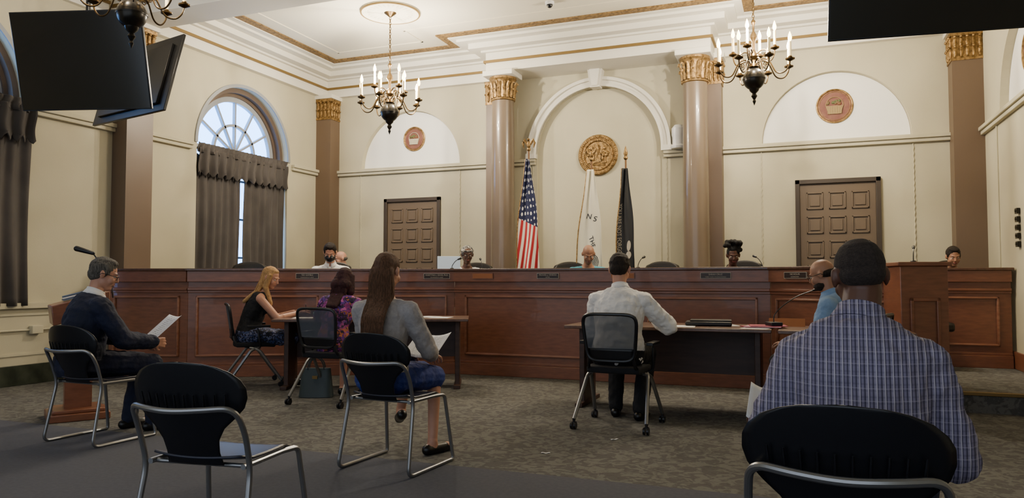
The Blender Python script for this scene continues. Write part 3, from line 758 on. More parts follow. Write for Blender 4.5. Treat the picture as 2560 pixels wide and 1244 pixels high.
def roll_chair(label, loc, rz):
    th = thing('rolling_chair', label, 'office chair', loc, rz, 'mesh back rolling chairs')
    g = G()
    def s_(u, v):
        a = 2*u-1; b = 2*v-1; return V3((a*.23*(1-.1*b*b), b*.22*(1-.1*a*a)+.01, .455-.02*max(0, b-.5)))
    g.grid(s_, 14, 14); g.obj('seat', M_fab, th, ang=80, solid=.05, bevel=.012)
    def bk(a, b): # a -1..1, b 0..1
        z = .53+.36*b; x = a*(.185+.035*b); return V3((x, -.235-.06*b+.55*x*x, z))
    n = 40; ring = []
    for i in range(n):
        t = 2*pi*i/n; ca, sa = cos(t), sin(t); ca = math.copysign(abs(ca)**.35, ca); sa = math.copysign(abs(sa)**.35, sa); ring.append(bk(ca, .5+.5*sa))
    g = G(); g.tube(ring, .014, 8, closed=True)
    for s in (-1, 1): g.tube(rpath([(s*.17, -.22, .56), (s*.19, -.20, .47), (s*.2, -.05, .425)], .05), .014, 8)
    g.obj('back_frame', M_black, th)
    g = G(); g.grid(lambda u, v: bk((2*u-1)*.97, .26+.7*v), 14, 12); g.obj('mesh_back', M_mesh, th, ang=80)
    g = G(); g.grid(lambda u, v: bk((2*u-1)*.97, .0+.27*v)+V3((0, .012, 0)), 12, 5); g.obj('lumbar_pad', M_black, th, ang=80, solid=.012)
    for s in (-1, 1):
        g = G(); g.tube(rpath([(s*.215, .05, .43), (s*.265, .05, .44), (s*.27, .02, .63)], .04), .012, 8); g.box((s*.27, .03, .655), (.055, .24, .026)); g.obj('armrest', M_black, th, bevel=.008)
        for y in (-.27, .27):
            g = G(); g.tube(rpath([(s*.21, -y*.2, .425), (s*.245, y*.15, .40), (s*.285, y, .075)], .04), .0155, 10); g.obj('leg', M_silver, th)
            g = G(); g.cyl((s*.285, y, .045), (s*.285, y, .08), .011)
            for d in (-.014, .014): g.cyl((s*.285+d-.008, y-.01, .028), (s*.285+d+.008, y-.01, .028), .027, n=16)
            g.box((s*.285, y, .05), (.03, .04, .012)); g.obj('caster', M_black, th)
    g = G(); g.cyl((-.22, 0, .42), (.22, 0, .42), .012); g.obj('crossbar', M_silver, th)
    return th
sc0 = stack_chair('black stacking chair with silver sled frame, empty', at(-1.20, 3.12), hd(14))
dup(sc0, at(-.72, 4.66), hd(26), 'black stacking chair with silver frame under woman in cardigan')
dup(sc0, at(-2.99, 5.42), hd(24), 'black stacking chair with silver frame under man in suit')
dup(sc0, at(.945, 2.13), hd(24), 'black stacking chair with silver frame under man in plaid shirt')
rc0 = roll_chair('mesh back rolling chair under man in white shirt', at(.85, 5.92), hd(24))
dup(rc0, at(-1.70, 7.05), hd(22), 'mesh back rolling chair under woman in floral blouse')
dup(rc0, at(-2.86, 8.22), hd(66), 'mesh back rolling chair under woman with blonde hair')
dup(rc0, at(2.60, 5.75), hd(-50), 'mesh back rolling chair under man in light blue shirt')
def council_chair(label, loc, rz):
    th = thing('council_chair', label, 'office chair', loc, rz, 'high black leather council chairs')
    g = G(); g.box((0, 0, .47), (.52, .5, .1)); g.obj('seat', M_leather, th, bevel=.03)
    g = G()
    def f(u, v):
        a = 2*u-1; w = .27*(1-.25*max(0, v-.75)/.25*abs(a)); return V3((a*w, -.25-.1*v+.04*a*a, .52+.58*v-.05*a*a*v))
    g.grid(f, 14, 14); g.obj('backrest', M_leather, th, ang=80, solid=.09, bevel=.03)
    g = G(); g.cyl((0, 0, .1), (0, 0, .44), .03)
    for i in range(5):
        a = 2*pi*i/5; g.tube([(0, 0, .12), (.28*cos(a), .28*sin(a), .07)], .018)
    g.obj('pedestal', M_black, th)
    for i in range(5):
        a = 2*pi*i/5; g = G(); g.sph((.28*cos(a), .28*sin(a), .03), (.03, .03, .03), n=10); g.obj('caster', M_black, th)
    return th
cc = council_chair('high back black leather chair behind the dais', at(-3.55, 9.95, .3), hd(180-15))
for x, t, h in ((845, 10.15, 160), (1195, 10.35, 175), (1430, 9.95, 180), (1652, 9.75, 195), (1858, 9.2, 200), (2300, 8.3, 190), (2398, 9.25, 190)):
    dup(cc, at((x-1280)/1850*t, t, .3 if x != 2300 else .17), hd(h))

# ================================================================== PEOPLE
def hairmat(name, a, b): return mat(name, a, b, rough=.65, spec=.3, scale=30, stretch=(6, 6, .6), bump=.5, bscale=60)
H_dark = hairmat('hair_dark', '#1a130f', '#2b211a'); H_grey = hairmat('hair_grey', '#3c3833', '#6a655e'); H_blonde = hairmat('hair_blonde', '#c79e68', '#94704a')
H_brown = hairmat('hair_brown', '#6b4a35', '#45301f'); H_red = hairmat('hair_auburn', '#421c20', '#241012'); H_black = hairmat('hair_black', '#0b0a0a', '#171414'); H_buzz = mat('hair_cropped', '#29211d', '#3a302b', rough=.9, scale=120, bump=.6, bscale=250)
S_light = mat('skin_light', '#c29078', '#b38068', rough=.5, scale=6); S_tan = mat('skin_tan', '#a67a60', '#966a52', rough=.5, scale=6); S_dark = mat('skin_dark', '#5f3d2e', '#503224', rough=.45, scale=6)
M_eyew = mat('eye_white', '#c8c4bc', rough=.2); M_iris = mat('eye_iris', '#2a1a10', rough=.1); M_lip = mat('lips', '#8c4a44', rough=.4)
def ik(a, c, l1, l2, hint):
    d = c-a; D = min(d.length, (l1+l2)*.995); u = d.normalized(); x = (l1*l1-l2*l2+D*D)/(2*D); h = sqrt(max(0, l1*l1-x*x))
    p = (hint-u*hint.dot(u)).normalized(); return a+u*x+p*h, a+u*D
def hand(g, w, d, n, side, curl=.5):
    d = d.normalized(); n = (n-d*n.dot(d)).normalized(); x = d.cross(n)*side   # x toward thumb side
    L = [.066, .074, .068, .054]
    for i in range(4):
        off = .030-.02*i; k = w+d*(.082-.004*abs(i-1))+x*off
        g.cap(w+d*.012+x*off*.55, k, .016, .0115, 8)
        p = k; ang = 0; 
        for j, fr in enumerate((.46, .31, .23)):
            ang += curl*(.5+.35*j); dd = d*cos(ang)+n*sin(ang)+x*(off*2.6); q = p+dd.normalized()*L[i]*fr*1.05; g.cap(p, q, .0092-.0008*j, .0086-.0008*j, 8); p = q
    a = w+d*.02+x*.026; b = a+(d*.6+x*.65+n*.25).normalized()*.042; c = b+(d*.85+x*.15+n*.45).normalized()*.032; e = c+(d*.8+n*.5).normalized()*.024
    g.cap(a, b, .0145, .0115, 8); g.cap(b, c, .0115, .0095, 8); g.cap(c, e, .0095, .008, 8)
def person(label, loc, rz, **k):
    g_ = k.get; S = g_('sc', 1.0); th = thing('person', label, 'person', loc, rz); th.scale = (S, S, S)
    seat = g_('seat', .46)/S; vox = g_('vox', .007); fem = g_('fem', False)
    P = V3((0, g_('py', -.03), seat+.095)); lean = g_('lean', .08); side = g_('side', 0.0); kb = g_('bend', .25); tl = g_('tl', 1.0)
    U = V3((sin(side), sin(lean), cos(lean))).normalized()
    def sp(d): d *= tl; return P+U*d+V3((0, kb*max(0, d)**2, -.25*kb*max(0, d)**2))
    W = g_('w', .155 if fem else .185); bw = g_('bw', .9 if fem else 1.0); belly = g_('belly', 0)
    rings = [(-.11, .12, .10), (-.06, .165, .125), (.03, .175, .125+belly), (.16, .15-(.02 if fem else 0), .115+belly), (.28, .163, .118), (.37, .172, .112), (.43, .155, .095), (.465, .115, .08), (.50, .066, .062), (.53, .054, .056)]
    def loft(g, inf, d0=-1, d1=9):
        rs = []
        for d, rx, ry in rings:
            if d < d0 or d > d1: continue
            c = sp(d); t = (sp(d+.01)-sp(d-.01)).normalized(); X = V3((1, 0, 0)); Y = t.cross(X).normalized()
            rs.append([c+X*(rx*bw+inf)*cos(2*pi*j/24)+Y*(ry*bw+inf)*sin(2*pi*j/24) for j in range(24)])
        g.rings(rs)
    tw = Matrix.Rotation(g_('twist', 0), 3, 'Z')
    C7 = sp(.50); na = lean+g_('neck', .25); nd = V3((sin(side)*1.2+g_('nx', 0), sin(na), cos(na))).normalized()
    H = C7+nd*g_('nl', .165); yaw, pitch, roll = g_('yaw', 0), g_('pitch', .15), g_('roll', 0)
    MH = Matrix.Translation(H) @ Matrix.Rotation(yaw, 4, 'Z') @ Matrix.Rotation(-pitch, 4, 'X') @ Matrix.Rotation(roll, 4, 'Y')
    drop = g_('drop', .015)
    sh = {s: sp(.425)+tw @ V3((s*W, 0, -drop)) for s in (-1, 1)}
    hands = g_('hands', {-1: (-.12, .36, .66), 1: (.12, .36, .66)}); el = {}; wr = {}
    for s in (-1, 1):
        hint = V3(g_('hint', {}).get(s, (s*.5, -.5, -.9))); el[s], wr[s] = ik(sh[s], V3(hands[s]), .285, .255, hint)
    hip = {s: P+V3((s*.085, .0, -.01)) for s in (-1, 1)}
    fl = .085
    knees = g_('knees', {s: (s*.12, .44, seat+.05) for s in (-1, 1)}); ank = g_('ankles', {s: (s*.12, .42, fl) for s in (-1, 1)}); fd = g_('fd', {s: (s*.15, 1, -.0) for s in (-1, 1)})
    knees = {s: V3(knees[s]) for s in knees}; ank = {s: V3(ank[s]) for s in ank}; fd = {s: V3(fd[s]).normalized() for s in fd}
    lk = g_('limb', .9 if fem else 1.0)
    # ---- body
    g = G(); loft(g, 0)
    nk = g_('nk', lk)
    g.cap(sp(.47), H+(MH.to_3x3() @ V3((0, -.02, -.05))), .056*nk, .052*nk)
    for s in (-1, 1):
        g.cap(sp(.43)+V3((s*.05, 0, 0)), sh[s], .06, .052*lk); g.cap(sh[s], el[s], .052*lk, .041*lk); g.cap(el[s], wr[s], .041*lk, .027*lk)
        m = el[s].lerp(wr[s], .25); g.sph(m, .042*lk, n=12)
        d = (wr[s]-el[s]).normalized(); pn = V3(g_('palm', {}).get(s, (0, .1, -1)));
        hand(g, wr[s]+d*.012, d+V3(g_('hdir', {}).get(s, (0, 0, 0))), pn, -s, g_('curl', .55))
        g.cap(hip[s], knees[s], .085*lk, .058*lk); g.cap(knees[s], ank[s], .052*lk, .036*lk); g.sph(knees[s].lerp(ank[s], .28)+V3((0, -.015, 0)), (.05*lk, .052*lk, .09), n=12)
        f0 = ank[s]+V3((0, 0, -.045)); g.cap(f0-fd[s]*.04, f0+fd[s]*.13, .034, .026); g.cap(ank[s], f0, .036, .036)
    g.T = MH
    g.sph((0, -.014, .03), (.075, .094, .088)); g.sph((0, .022, -.028), (.061, .068, .088)); g.sph((0, .048, -.088), (.034, .034, .028)); g.sph((0, .01, -.06), (.058, .055, .045))
    g.cap((0, .088, .008), (0, .102, -.026), .0075, .0115); g.sph((0, .093, -.032), (.016, .011, .008), n=10)
    g.sph((0, .074, .024), (.046, .015, .010)); g.sph((0, .080, -.058), (.025, .013, .012))
    for s in (-1, 1): g.sph((s*.036, .058, -.03), (.026, .026, .03)); g.sph((s*.077, -.006, -.006), (.008, .018, .030), n=10); g.sph((s*.081, -.014, .002), (.009, .012, .027), n=10)
    g.T = Matrix()
    remesh(g, 'body', k['skin'], th, vox, 3)
    for s in (-1, 1):
        g = G(); g.T = MH; g.sph((s*.030, .0735, .002), (.0120, .0105, .0055), n=12, mi=0); g.sph((s*.030, .0825, .001), (.0045, .003, .0045), n=8, mi=1); g.obj('eye', [M_eyew, M_iris], th)
        g = G(); g.T = MH; g.tube([(s*.014, .088, .022), (s*.03, .088, .027), (s*.048, .077, .021)], [.002, .003, .0015], 6); g.obj('eyebrow', k.get('brow', k['hairm']), th)
    g = G(); g.T = MH; g.sph((0, .087, -.053), (.021, .007, .0045), n=10); g.sph((0, .087, -.062), (.018, .007, .005), n=10); g.obj('lips', M_lip, th)
    # ---- clothing
    inf = g_('inf', .014); sl = g_('sleeve', 1.0)
    g = G(); loft(g, inf, g_('hem', -.12), g_('neckline', .505 if g_('collar') is not None else .48))
    if fem:
        for s in (-1, 1): g.sph(sp(.29)+V3((s*.065, .10, 0)), (.06, .05, .06))
    if sl > 0:
        for s in (-1, 1):
            g.cap(sp(.42)+V3((s*.05, 0, 0)), sh[s], .06+inf*.8, .056*lk+inf)
            if sl >= .5:
                g.cap(sh[s], el[s], .056*lk+inf, .047*lk+inf); e2 = el[s].lerp(wr[s], min(1, (sl-.5)*2)*.98); g.cap(el[s], e2, .047*lk+inf, .036*lk+inf*.9)
            else: g.cap(sh[s], sh[s].lerp(el[s], sl*2), .056*lk+inf, .052*lk+inf)
    elif g_('strap', True):
        for s in (-1, 1): g.cap(sp(.43)+V3((s*.06, 0, 0)), sh[s]+V3((-s*.03, 0, 0)), .055+inf*.5, .048)
    remesh(g, k.get('topname', 'shirt'), k['top'], th, vox, 3, g_('wr', .022))
    if g_('collar') is not None:
        g = G(); rc = .0585*max(1, nk)+.004; t0 = (H+(MH.to_3x3() @ V3((0, -.02, -.05)))-sp(.47)).normalized(); X = V3((1, 0, 0)); X = (X-t0*X.dot(t0)).normalized(); Y = t0.cross(X)
        c = sp(.47)+t0*.038; rr = []
        for hh, ex in ((-.035, .026), (-.01, .010), (.012, .003), (.03, 0), (.03, -.005), (.005, .010), (-.02, .024)):
            rr.append([c+t0*(hh-.012*sin(a))+(X*cos(a)+Y*sin(a))*(rc+ex) for a in [pi*.5+.16+(2*pi-.32)*i/28 for i in range(29)]])
        vs = [v for r in rr for v in r]; g.add(vs, [(i*29+j, i*29+j+1, (i+1)*29+j+1, (i+1)*29+j) for i in range(6) for j in range(28)])
        g.obj('collar', g_('collar'), th, ang=60, solid=.003)
    bt = g_('bottom', 'trousers'); g = G(); loft(g, inf+.003, -.12, .05)
    if bt == 'trousers':
        for s in (-1, 1):
            g.cap(hip[s], knees[s], .088*lk+.014, .06*lk+.016); g.cap(knees[s], ank[s]+V3((0, 0, .0)), .06*lk+.014, .045+.014)
    else:
        hemk = g_('skl', 1.0)
        mids = {s: hip[s].lerp(knees[s], hemk) for s in (-1, 1)}
        for s in (-1, 1): g.cap(hip[s], mids[s], .09*lk+.02, .062*lk+.02)
        g.cap((hip[-1]+hip[1])/2, (mids[-1]+mids[1])/2, .1, .075)
        for q in (.25, .5, .75, 1.0): g.cap(hip[-1].lerp(mids[-1], q)-V3((0, 0, .03)), hip[1].lerp(mids[1], q)-V3((0, 0, .03)), .06, .06)
    remesh(g, 'trousers' if bt == 'trousers' else 'skirt', k['bot'], th, vox, 3, .018)
    for s in (-1, 1):
        f0 = ank[s]+V3((0, 0, -.05)); g = G(); sd = fd[s]
        g.cap(f0-sd*.045, f0+sd*.10, .038, .036); g.cap(f0+sd*.08+V3((0, 0, -.004)), f0+sd*.165+V3((0, 0, -.008)), .038, .022)
        if not g_('flats'): g.cap(ank[s]+V3((0, 0, .0)), f0, .047, .042)
        o = remesh(g, 'shoe', k['shoe'], th, .007, 2)
    # ---- hair
    hk = g_('hair', 'short'); hm = k['hairm']; g = G(); g.T = MH
    if hk == 'short':
        g.sph((0, -.022, .040), (.083, .095, .092)); g.sph((0, -.05, -.01), (.07, .062, .06)); g.sph((0, .01, .092), (.06, .062, .036))
        for s in (-1, 1): g.sph((s*.066, .006, .02), (.013, .022, .03))
        remesh(g, 'hair', hm, th, .006, 2, .010, CLOUDH)
    elif hk == 'buzz':
        g.sph((0, -.018, .036), (.0755, .0935, .0855)); g.sph((0, -.035, .006), (.070, .0755, .052))
        remesh(g, 'hair', hm, th, .005, 2, .002, CLOUDH)
    elif hk == 'fringe':
        g.sph((0, -.042, -.002), (.079, .072, .042)); remesh(g, 'hair', hm, th, .006, 2, .006, CLOUDH)
    elif hk in ('long', 'shoulder', 'bun'):
        g.sph((0, -.022, .036), (.081, .095, .089)); g.sph((0, -.055, -.01), (.074, .06, .07)); g.sph((0, .015, .085), (.058, .05, .028))
        g.T = Matrix(); hs = H+(MH.to_3x3() @ V3((0, -.07, -.02))); L = g_('hlen', .3)
        if hk != 'bun':
            if g_('hwide', 0):
                for s in (-1, 1): g.cap(H+(MH.to_3x3() @ V3((s*.065, -.01, .03))), H+(MH.to_3x3() @ V3((s*.085, .0, -.13))), .04, .045); g.sph(H+(MH.to_3x3() @ V3((s*.04, -.06, -.08))), .07)
            back = [hs, C7+V3((0, -.055, .01)), sp(.38)+V3((0, -.15, 0)), sp(.5-L)+V3((0, -.155, 0))]
            for a in (-.05, -.025, 0, .025, .05):
                for i in range(3 if L > .2 else 2): g.cap(back[i]+V3((a*1.05, 0, 0)), back[i+1]+V3((a*(1.1-.25*i), 0, 0)), .033-.006*i, .029-.008*i)
            for s in (g_('front', [])):
                a0 = H+(MH.to_3x3() @ V3((s*.07, .02, .03))); a1 = H+(MH.to_3x3() @ V3((s*.085, .03, -.1))); a2 = sp(.36)+V3((s*.09, .13, 0)); a3 = sp(.24)+V3((s*.09, .16, 0))
                g.cap(a0, a1, .028, .03); g.cap(a1, a2, .03, .026); g.cap(a2, a3, .026, .012)
        else:
            g.T = MH; 
            for i in range(48): g.sph((random.uniform(-.095, .095), -.02+random.uniform(-.05, .05), .12+random.uniform(-.06, .06)), .03, n=8)
            g.T = Matrix()
        remesh(g, 'hair', hm, th, .007, 3, .008, CLOUDH)
        if hk != 'bun':
            g = G()
            for i in range(240):
                a = random.uniform(-1, 1); r = V3((a*.06, random.uniform(-.006, .0), 0))
                top = H+(MH.to_3x3() @ V3((a*.05, -.085, .09-.04*abs(a)))); m1 = hs+V3((a*.078, -.028-.02*(1-a*a), -.02)); m2 = C7+V3((a*.080, -.084-.005*(1-a*a), 0)); m3 = sp(.38)+V3((a*.080, -.176, 0)); m4 = sp(.5-L)+V3((a*.068, -.170, random.uniform(-.05, .03)))
                pts = [top, m1, m2, m3, m4] if L > .2 else [top, m1, m2+V3((0, 0, random.uniform(-.03, .02)))]
                g.tube([p+V3((random.uniform(-.002, .002), random.uniform(-.003, .002), 0)) for p in rpath(pts, .08, 4)], .0018, 4)
            g.obj('hair_strands', hm, th, ang=80)
    elif hk == 'wrap':
        g.sph((0, -.026, .034), (.085, .096, .092)); g.sph((0, -.05, -.035), (.076, .07, .07)); g.tube([(.080*cos(t*pi/12), -.018+.096*sin(t*pi/12), .052+.012*sin(t*pi/12)) for t in range(24)], .012, 8, closed=True)
        remesh(g, 'head_wrap', hm, th, .006, 2, .008, CLOUDH)
    if g_('glasses'):
        g = G(); g.T = MH
        for s in (-1, 1):
            g.tube([(s*.032+.024*cos(t*pi/8), .098-.004*abs(cos(t*pi/8)), .0+.018*sin(t*pi/8)) for t in range(16)], .0018, 6, closed=True); g.tube([(s*.056, .092, .006), (s*.078, .06, .006), (s*.088, -.01, .006), (s*.086, -.03, -.012)], .0025, 6)
        g.cyl((-.009, .1, .003), (.009, .1, .003), .0018); g.obj('glasses', M_black, th)
    if g_('mask'):
        g = G(); g.T = MH; g.sph((0, .037, -.047), (.071, .083, .060)); remesh(g, 'face_mask', M_black, th, .006, 2)
        g = G(); g.T = MH
        for s in (-1, 1): g.tube([(s*.064, .05, -.03), (s*.082, .0, -.005), (s*.08, -.02, .0)], .0018, 5)
        g.obj('mask_strap', M_black, th)
    if g_('beard'):
        g = G(); g.T = MH; g.sph((0, .03, -.075), (.062, .062, .045)); remesh(g, 'beard', g_('beard'), th, .006, 2, .006, CLOUDH)
    return th
Mc = lambda n, a, b=None, **q: mat(n, a, b, rough=q.pop('rough', .85), scale=q.pop('scale', 10), bump=.15, bscale=90, **q)
navy = Mc('navy_suit', '#0c1228', '#111833'); blk = Mc('black_cloth', '#0d0d12'); wsh = Mc('white_shirt', '#e4e1de', '#edeae7'); grey = Mc('grey_knit', '#959090', '#9f9a99', scale=60); blue = Mc('royal_blue_skirt', '#182b6e', '#1e3582')
shoe = mat('black_shoe', '#08080a', rough=.35); jeans = Mc('dark_jeans', '#141c38', '#1a2446'); lblue = Mc('light_blue_shirt', '#6f8cb0', '#7f9bbd'); cyan = Mc('aqua_shirt', '#4aa0b8')

# man in plaid shirt (nearest)
person('person in blue plaid shirt and jeans seated, seen from behind', at(1.04, 2.26), hd(24), skin=S_dark, hairm=H_buzz, hair='buzz', top=M_plaid, bot=jeans, shoe=shoe, sc=1.0, tl=.965, w=.17, bw=1.12, belly=.02, inf=.02, lean=.12, bend=.22, neck=.22, nl=.148, pitch=.12, yaw=.25, roll=-.06, side=.03, collar=M_plaid, vox=.006, wr=.03, drop=.055, nk=1.10,
       hands={-1: (-.28, .26, .66), 1: (.16, .3, .62)}, hint={-1: (-.3, -.6, -1), 1: (.6, -.6, -1)}, limb=1.1)
# woman in grey cardigan
person('person with long brown hair, grey cardigan and blue skirt, reading papers', at(-.80, 4.68), hd(16), skin=S_light, hairm=H_brown, hair='long', hlen=.30, fem=True, top=grey, bot=blue, bottom='skirt', shoe=shoe, flats=True, sc=.99, lean=.02, bend=.12, neck=.12, pitch=.25, yaw=-.1, vox=.006, inf=.018, topname='cardigan', w=.165,
       hands={-1: (-.04, .33, .66), 1: (.18, .34, .66)}, hint={-1: (-.6, -.6, -.8), 1: (.7, -.6, -.8)}, knees={-1: (-.04, .45, .56), 1: (.16, .45, .50)}, ankles={-1: (-.14, .56, .25), 1: (.19, .34, .085)}, fd={-1: (-.5, .8, -.3), 1: (.5, 1, 0)})
# man in navy suit
person('person in navy suit and glasses seated holding printed sheet', at(-3.15, 5.48), hd(44), skin=S_light, hairm=H_grey, hair='short', top=navy, topname='jacket', bot=navy, shoe=shoe, sc=1.0, w=.2, bw=1.12, inf=.022, lean=.06, bend=.25, neck=.3, pitch=.3, yaw=-.35, glasses=True, collar=wsh, vox=.006,
       hands={-1: (-.04, .42, .68), 1: (.16, .42, .68)}, palm={-1: (1, 0, 0), 1: (-1, 0, 0)}, hint={-1: (-.6, -.5, -.9), 1: (.6, -.5, -.9)}, ankles={-1: (-.12, .36, .085), 1: (.1, .46, .085)})
# man in white shirt
person('person in white dress shirt and dark trousers seated at table', at(.86, 6.0), hd(22), skin=S_light, hairm=H_dark, hair='short', top=wsh, bot=blk, shoe=shoe, sc=1.06, w=.18, bw=1.05, inf=.02, lean=.12, bend=.22, neck=.2, nx=-.12, pitch=.30, collar=wsh, vox=.006, wr=.03,
       hands={-1: (-.16, .40, .75), 1: (.22, .40, .76)}, hint={-1: (-.5, -.5, -.8), 1: (.9, -.5, -.6)}, ankles={-1: (-.1, .3, .085), 1: (.12, .2, .085)}, knees={-1: (-.12, .43, .50), 1: (.13, .43, .50)})
# woman floral
person('person with dark auburn hair in purple floral blouse leaning over table', at(-1.70, 7.12), hd(14), skin=S_light, hairm=H_red, hair='shoulder', hlen=.12, hwide=1, fem=True, top=M_floral, topname='blouse', bot=M_floral, bottom='skirt', shoe=shoe, flats=True, sc=.97, lean=.2, bend=.25, neck=.3, pitch=.4, vox=.008, hands={-1: (-.2, .50, .78), 1: (.2, .50, .78)}, hint={-1: (-1, -.5, -.3), 1: (1, -.5, -.3)}, inf=.02)
# blonde woman
person('person with blonde hair in black sleeveless top writing at table', at(-2.88, 8.18), hd(72), skin=S_light, hairm=H_blonde, hair='long', hlen=.2, front=[1], fem=True, top=blk, sleeve=0, topname='sleeveless_top', bot=M_skirtp, bottom='skirt', shoe=shoe, flats=True, sc=1.0, lean=.2, bend=.25, neck=.25, pitch=.4, yaw=-.5, vox=.006,
       hands={-1: (-.14, .46, .79), 1: (.10, .50, .79)}, hint={-1: (-.7, -.3, -.9), 1: (.7, -.3, -.9)}, curl=.8)
# bald man right of table
person('person with bald head, glasses and light blue shirt seated at table', at(2.54, 5.72), hd(-55), skin=S_tan, hairm=H_dark, hair='fringe', top=lblue, bot=blk, shoe=shoe, lean=.1, pitch=.35, glasses=True, beard=H_dark, collar=lblue, vox=.008, brow=H_dark, inf=.02)
# council
CF = .3
def cl(x, t, h, **k):
    return person(k.pop('label'), at((x-1280)/1850*t, t, CF), hd(h), seat=.47, shoe=shoe, vox=k.pop('vox', .008), **k)
cl(828, 9.92, 172, label='person in white shirt and black face mask looking down', skin=S_light, hairm=H_dark, hair='short', top=wsh, bot=blk, mask=True, glasses=False, lean=.12, pitch=.5, neck=.3, collar=wsh, sc=1.02)
cl(882, 11.0, 235, label='person with bald head seated behind the dais', skin=S_light, hairm=H_grey, hair='fringe', top=lblue, bot=blk, lean=.2, pitch=.2, sc=.96)
cl(1165, 10.15, 170, label='person in patterned head wrap and white top looking down', skin=S_dark, hairm=M_wrap, brow=H_black, hair='wrap', fem=True, top=wsh, bot=blk, lean=.14, pitch=.22, neck=.2, glasses=True, sc=.99)
cl(1467, 9.7, 180, label='person with bald head in aqua shirt looking down', skin=S_tan, hairm=H_buzz, hair='fringe', top=cyan, bot=blk, lean=.2, pitch=.55, neck=.35, sc=1.0)
cl(1828, 9.05, 190, label='person with dark curly bun hair looking down', skin=S_dark, hairm=H_black, hair='bun', fem=True, top=M_floral, bot=blk, lean=.22, pitch=.3, neck=.3, sc=.95)
cl(2366, 9.2, 195, label='person with short dark hair seated behind staff desk', skin=S_tan, hairm=H_dark, hair='short', top=blk, bot=blk, lean=.3, pitch=.3, neck=.4, sc=.97)

# ================================================================== TABLES
def table(label, c, rz, L, W):
    th = thing('meeting_table', label, 'table', c, rz, 'wood laminate meeting tables')
    g = G(); g.box((0, 0, .728), (L, W, .03)); g.obj('tabletop', M_tabletop, th, bevel=.006)
    for s in (-1, 1):
        g = G(); g.box((s*(L/2-.12), 0, .37), (.05, .4, .69)); g.box((s*(L/2-.12), 0, .02), (.07, W-.1, .04)); g.obj('leg', M_tabledark, th, bevel=.006)
    g = G(); g.box((0, .16, .5), (L-.3, .02, .4)); g.obj('modesty_panel', M_tabledark, th)
    return th
w24 = radians(24)
lc = at(-1.50, 8.13); table('dark wood meeting table with papers', lc, w24, 2.05, .72)
table('dark wood meeting table with portfolio and microphone', (-1.12, 6.82, 0), 0, 1.78, .74)
table('dark wood meeting table beside another table', (.32, 6.76, 0), 0, 1.0, .74)
ZT = .7432
def sheet(name, label, cat, loc, rz, w, h, m=None, tilt=0, curl=.0, th=.0015, grp=None):
    g = G(); g.grid(lambda u, v: V3(((u-.5)*w, (v-.5)*h, curl*((u-.5)**2)*4+.001)), 8, 8); o = g.obj(name, m or M_paper, None, ang=80, solid=th); o.location = loc; o.rotation_euler = (tilt, 0, rz); tag(o, label, cat, grp); return o
for s, t, r in ((-2.25, 8.02, .5), (-2.0, 8.12, .9), (-.78, 8.1, .2), (-.95, 8.25, -.3), (-1.4, 8.1, .3)):
    sheet('paper_sheet', 'white paper sheet lying on table', 'paper', at(s, t, ZT), r, .22, .28, grp='papers on the tables')
for x, y, r in ((-.98, 6.66, .1), (-.65, 6.94, .4), (-.35, 6.64, -.2), (.2, 6.64, .1)):
    sheet('paper_sheet', 'white paper sheet lying on table', 'paper', (x, y, ZT), r, .22, .28, grp='papers on the tables')
def doc_mat():
    m, nt, b, mth, mix, coords = nodes_mat('printed_page', .8)
    vec, x, y, z = coords('Object')
    n = nt.nodes.new('ShaderNodeTexNoise'); n.inputs['Scale'].default_value = 60; nt.links.new(vec, n.inputs['Vector'])
    l = mth('LESS_THAN', mth('FRACT', mth('MULTIPLY', y, 60)), .35); l = mth('MULTIPLY', l, mth('LESS_THAN', mth('ABSOLUTE', x), .085)); l = mth('MULTIPLY', l, mth('GREATER_THAN', n.outputs['Fac'], .42))
    nt.links.new(mix(mth('MULTIPLY', l, .6), '#dfe1ea', '#6a6c76'), b.inputs['Base Color']); return m
M_doc = doc_mat()
def local(s, t, h, x, y, z):
    p = at(s, t); a = hd(h); return V3((p.x+x*cos(a)-y*sin(a), p.y+x*sin(a)+y*cos(a), z))
sheet('printed_sheet', 'printed paper sheet held by person in suit', 'paper', local(-3.15, 5.48, 44, .06, .53, .76), hd(44), .24, .3, M_doc, radians(42), .02)
sheet('printed_sheet', 'white papers held on lap by woman', 'paper', local(-.80, 4.68, 16, .12, .42, .70), hd(16), .24, .3, M_doc, radians(25), .03)
sheet('paper_sheet', 'folded white paper held by person in plaid', 'paper', local(1.04, 2.26, 24, -.29, .38, .69), hd(24), .12, .2, None, radians(30), .03)
for x, y, r in ((-1.60, 4.72, .3), (-1.27, 5.3, .8)):
    g = G(); 
    g.grid(lambda u, v: V3(((u-.5)*.06, (v-.5)*.018, .003+.002*sin(u*9))), 8, 3); o = g.obj('paper_scrap', M_paper, None, solid=.001); o.location = (x, y, .0); o.rotation_euler = (0, 0, r); tag(o, 'small white paper scrap on the carpet', 'paper scrap', 'paper scraps')
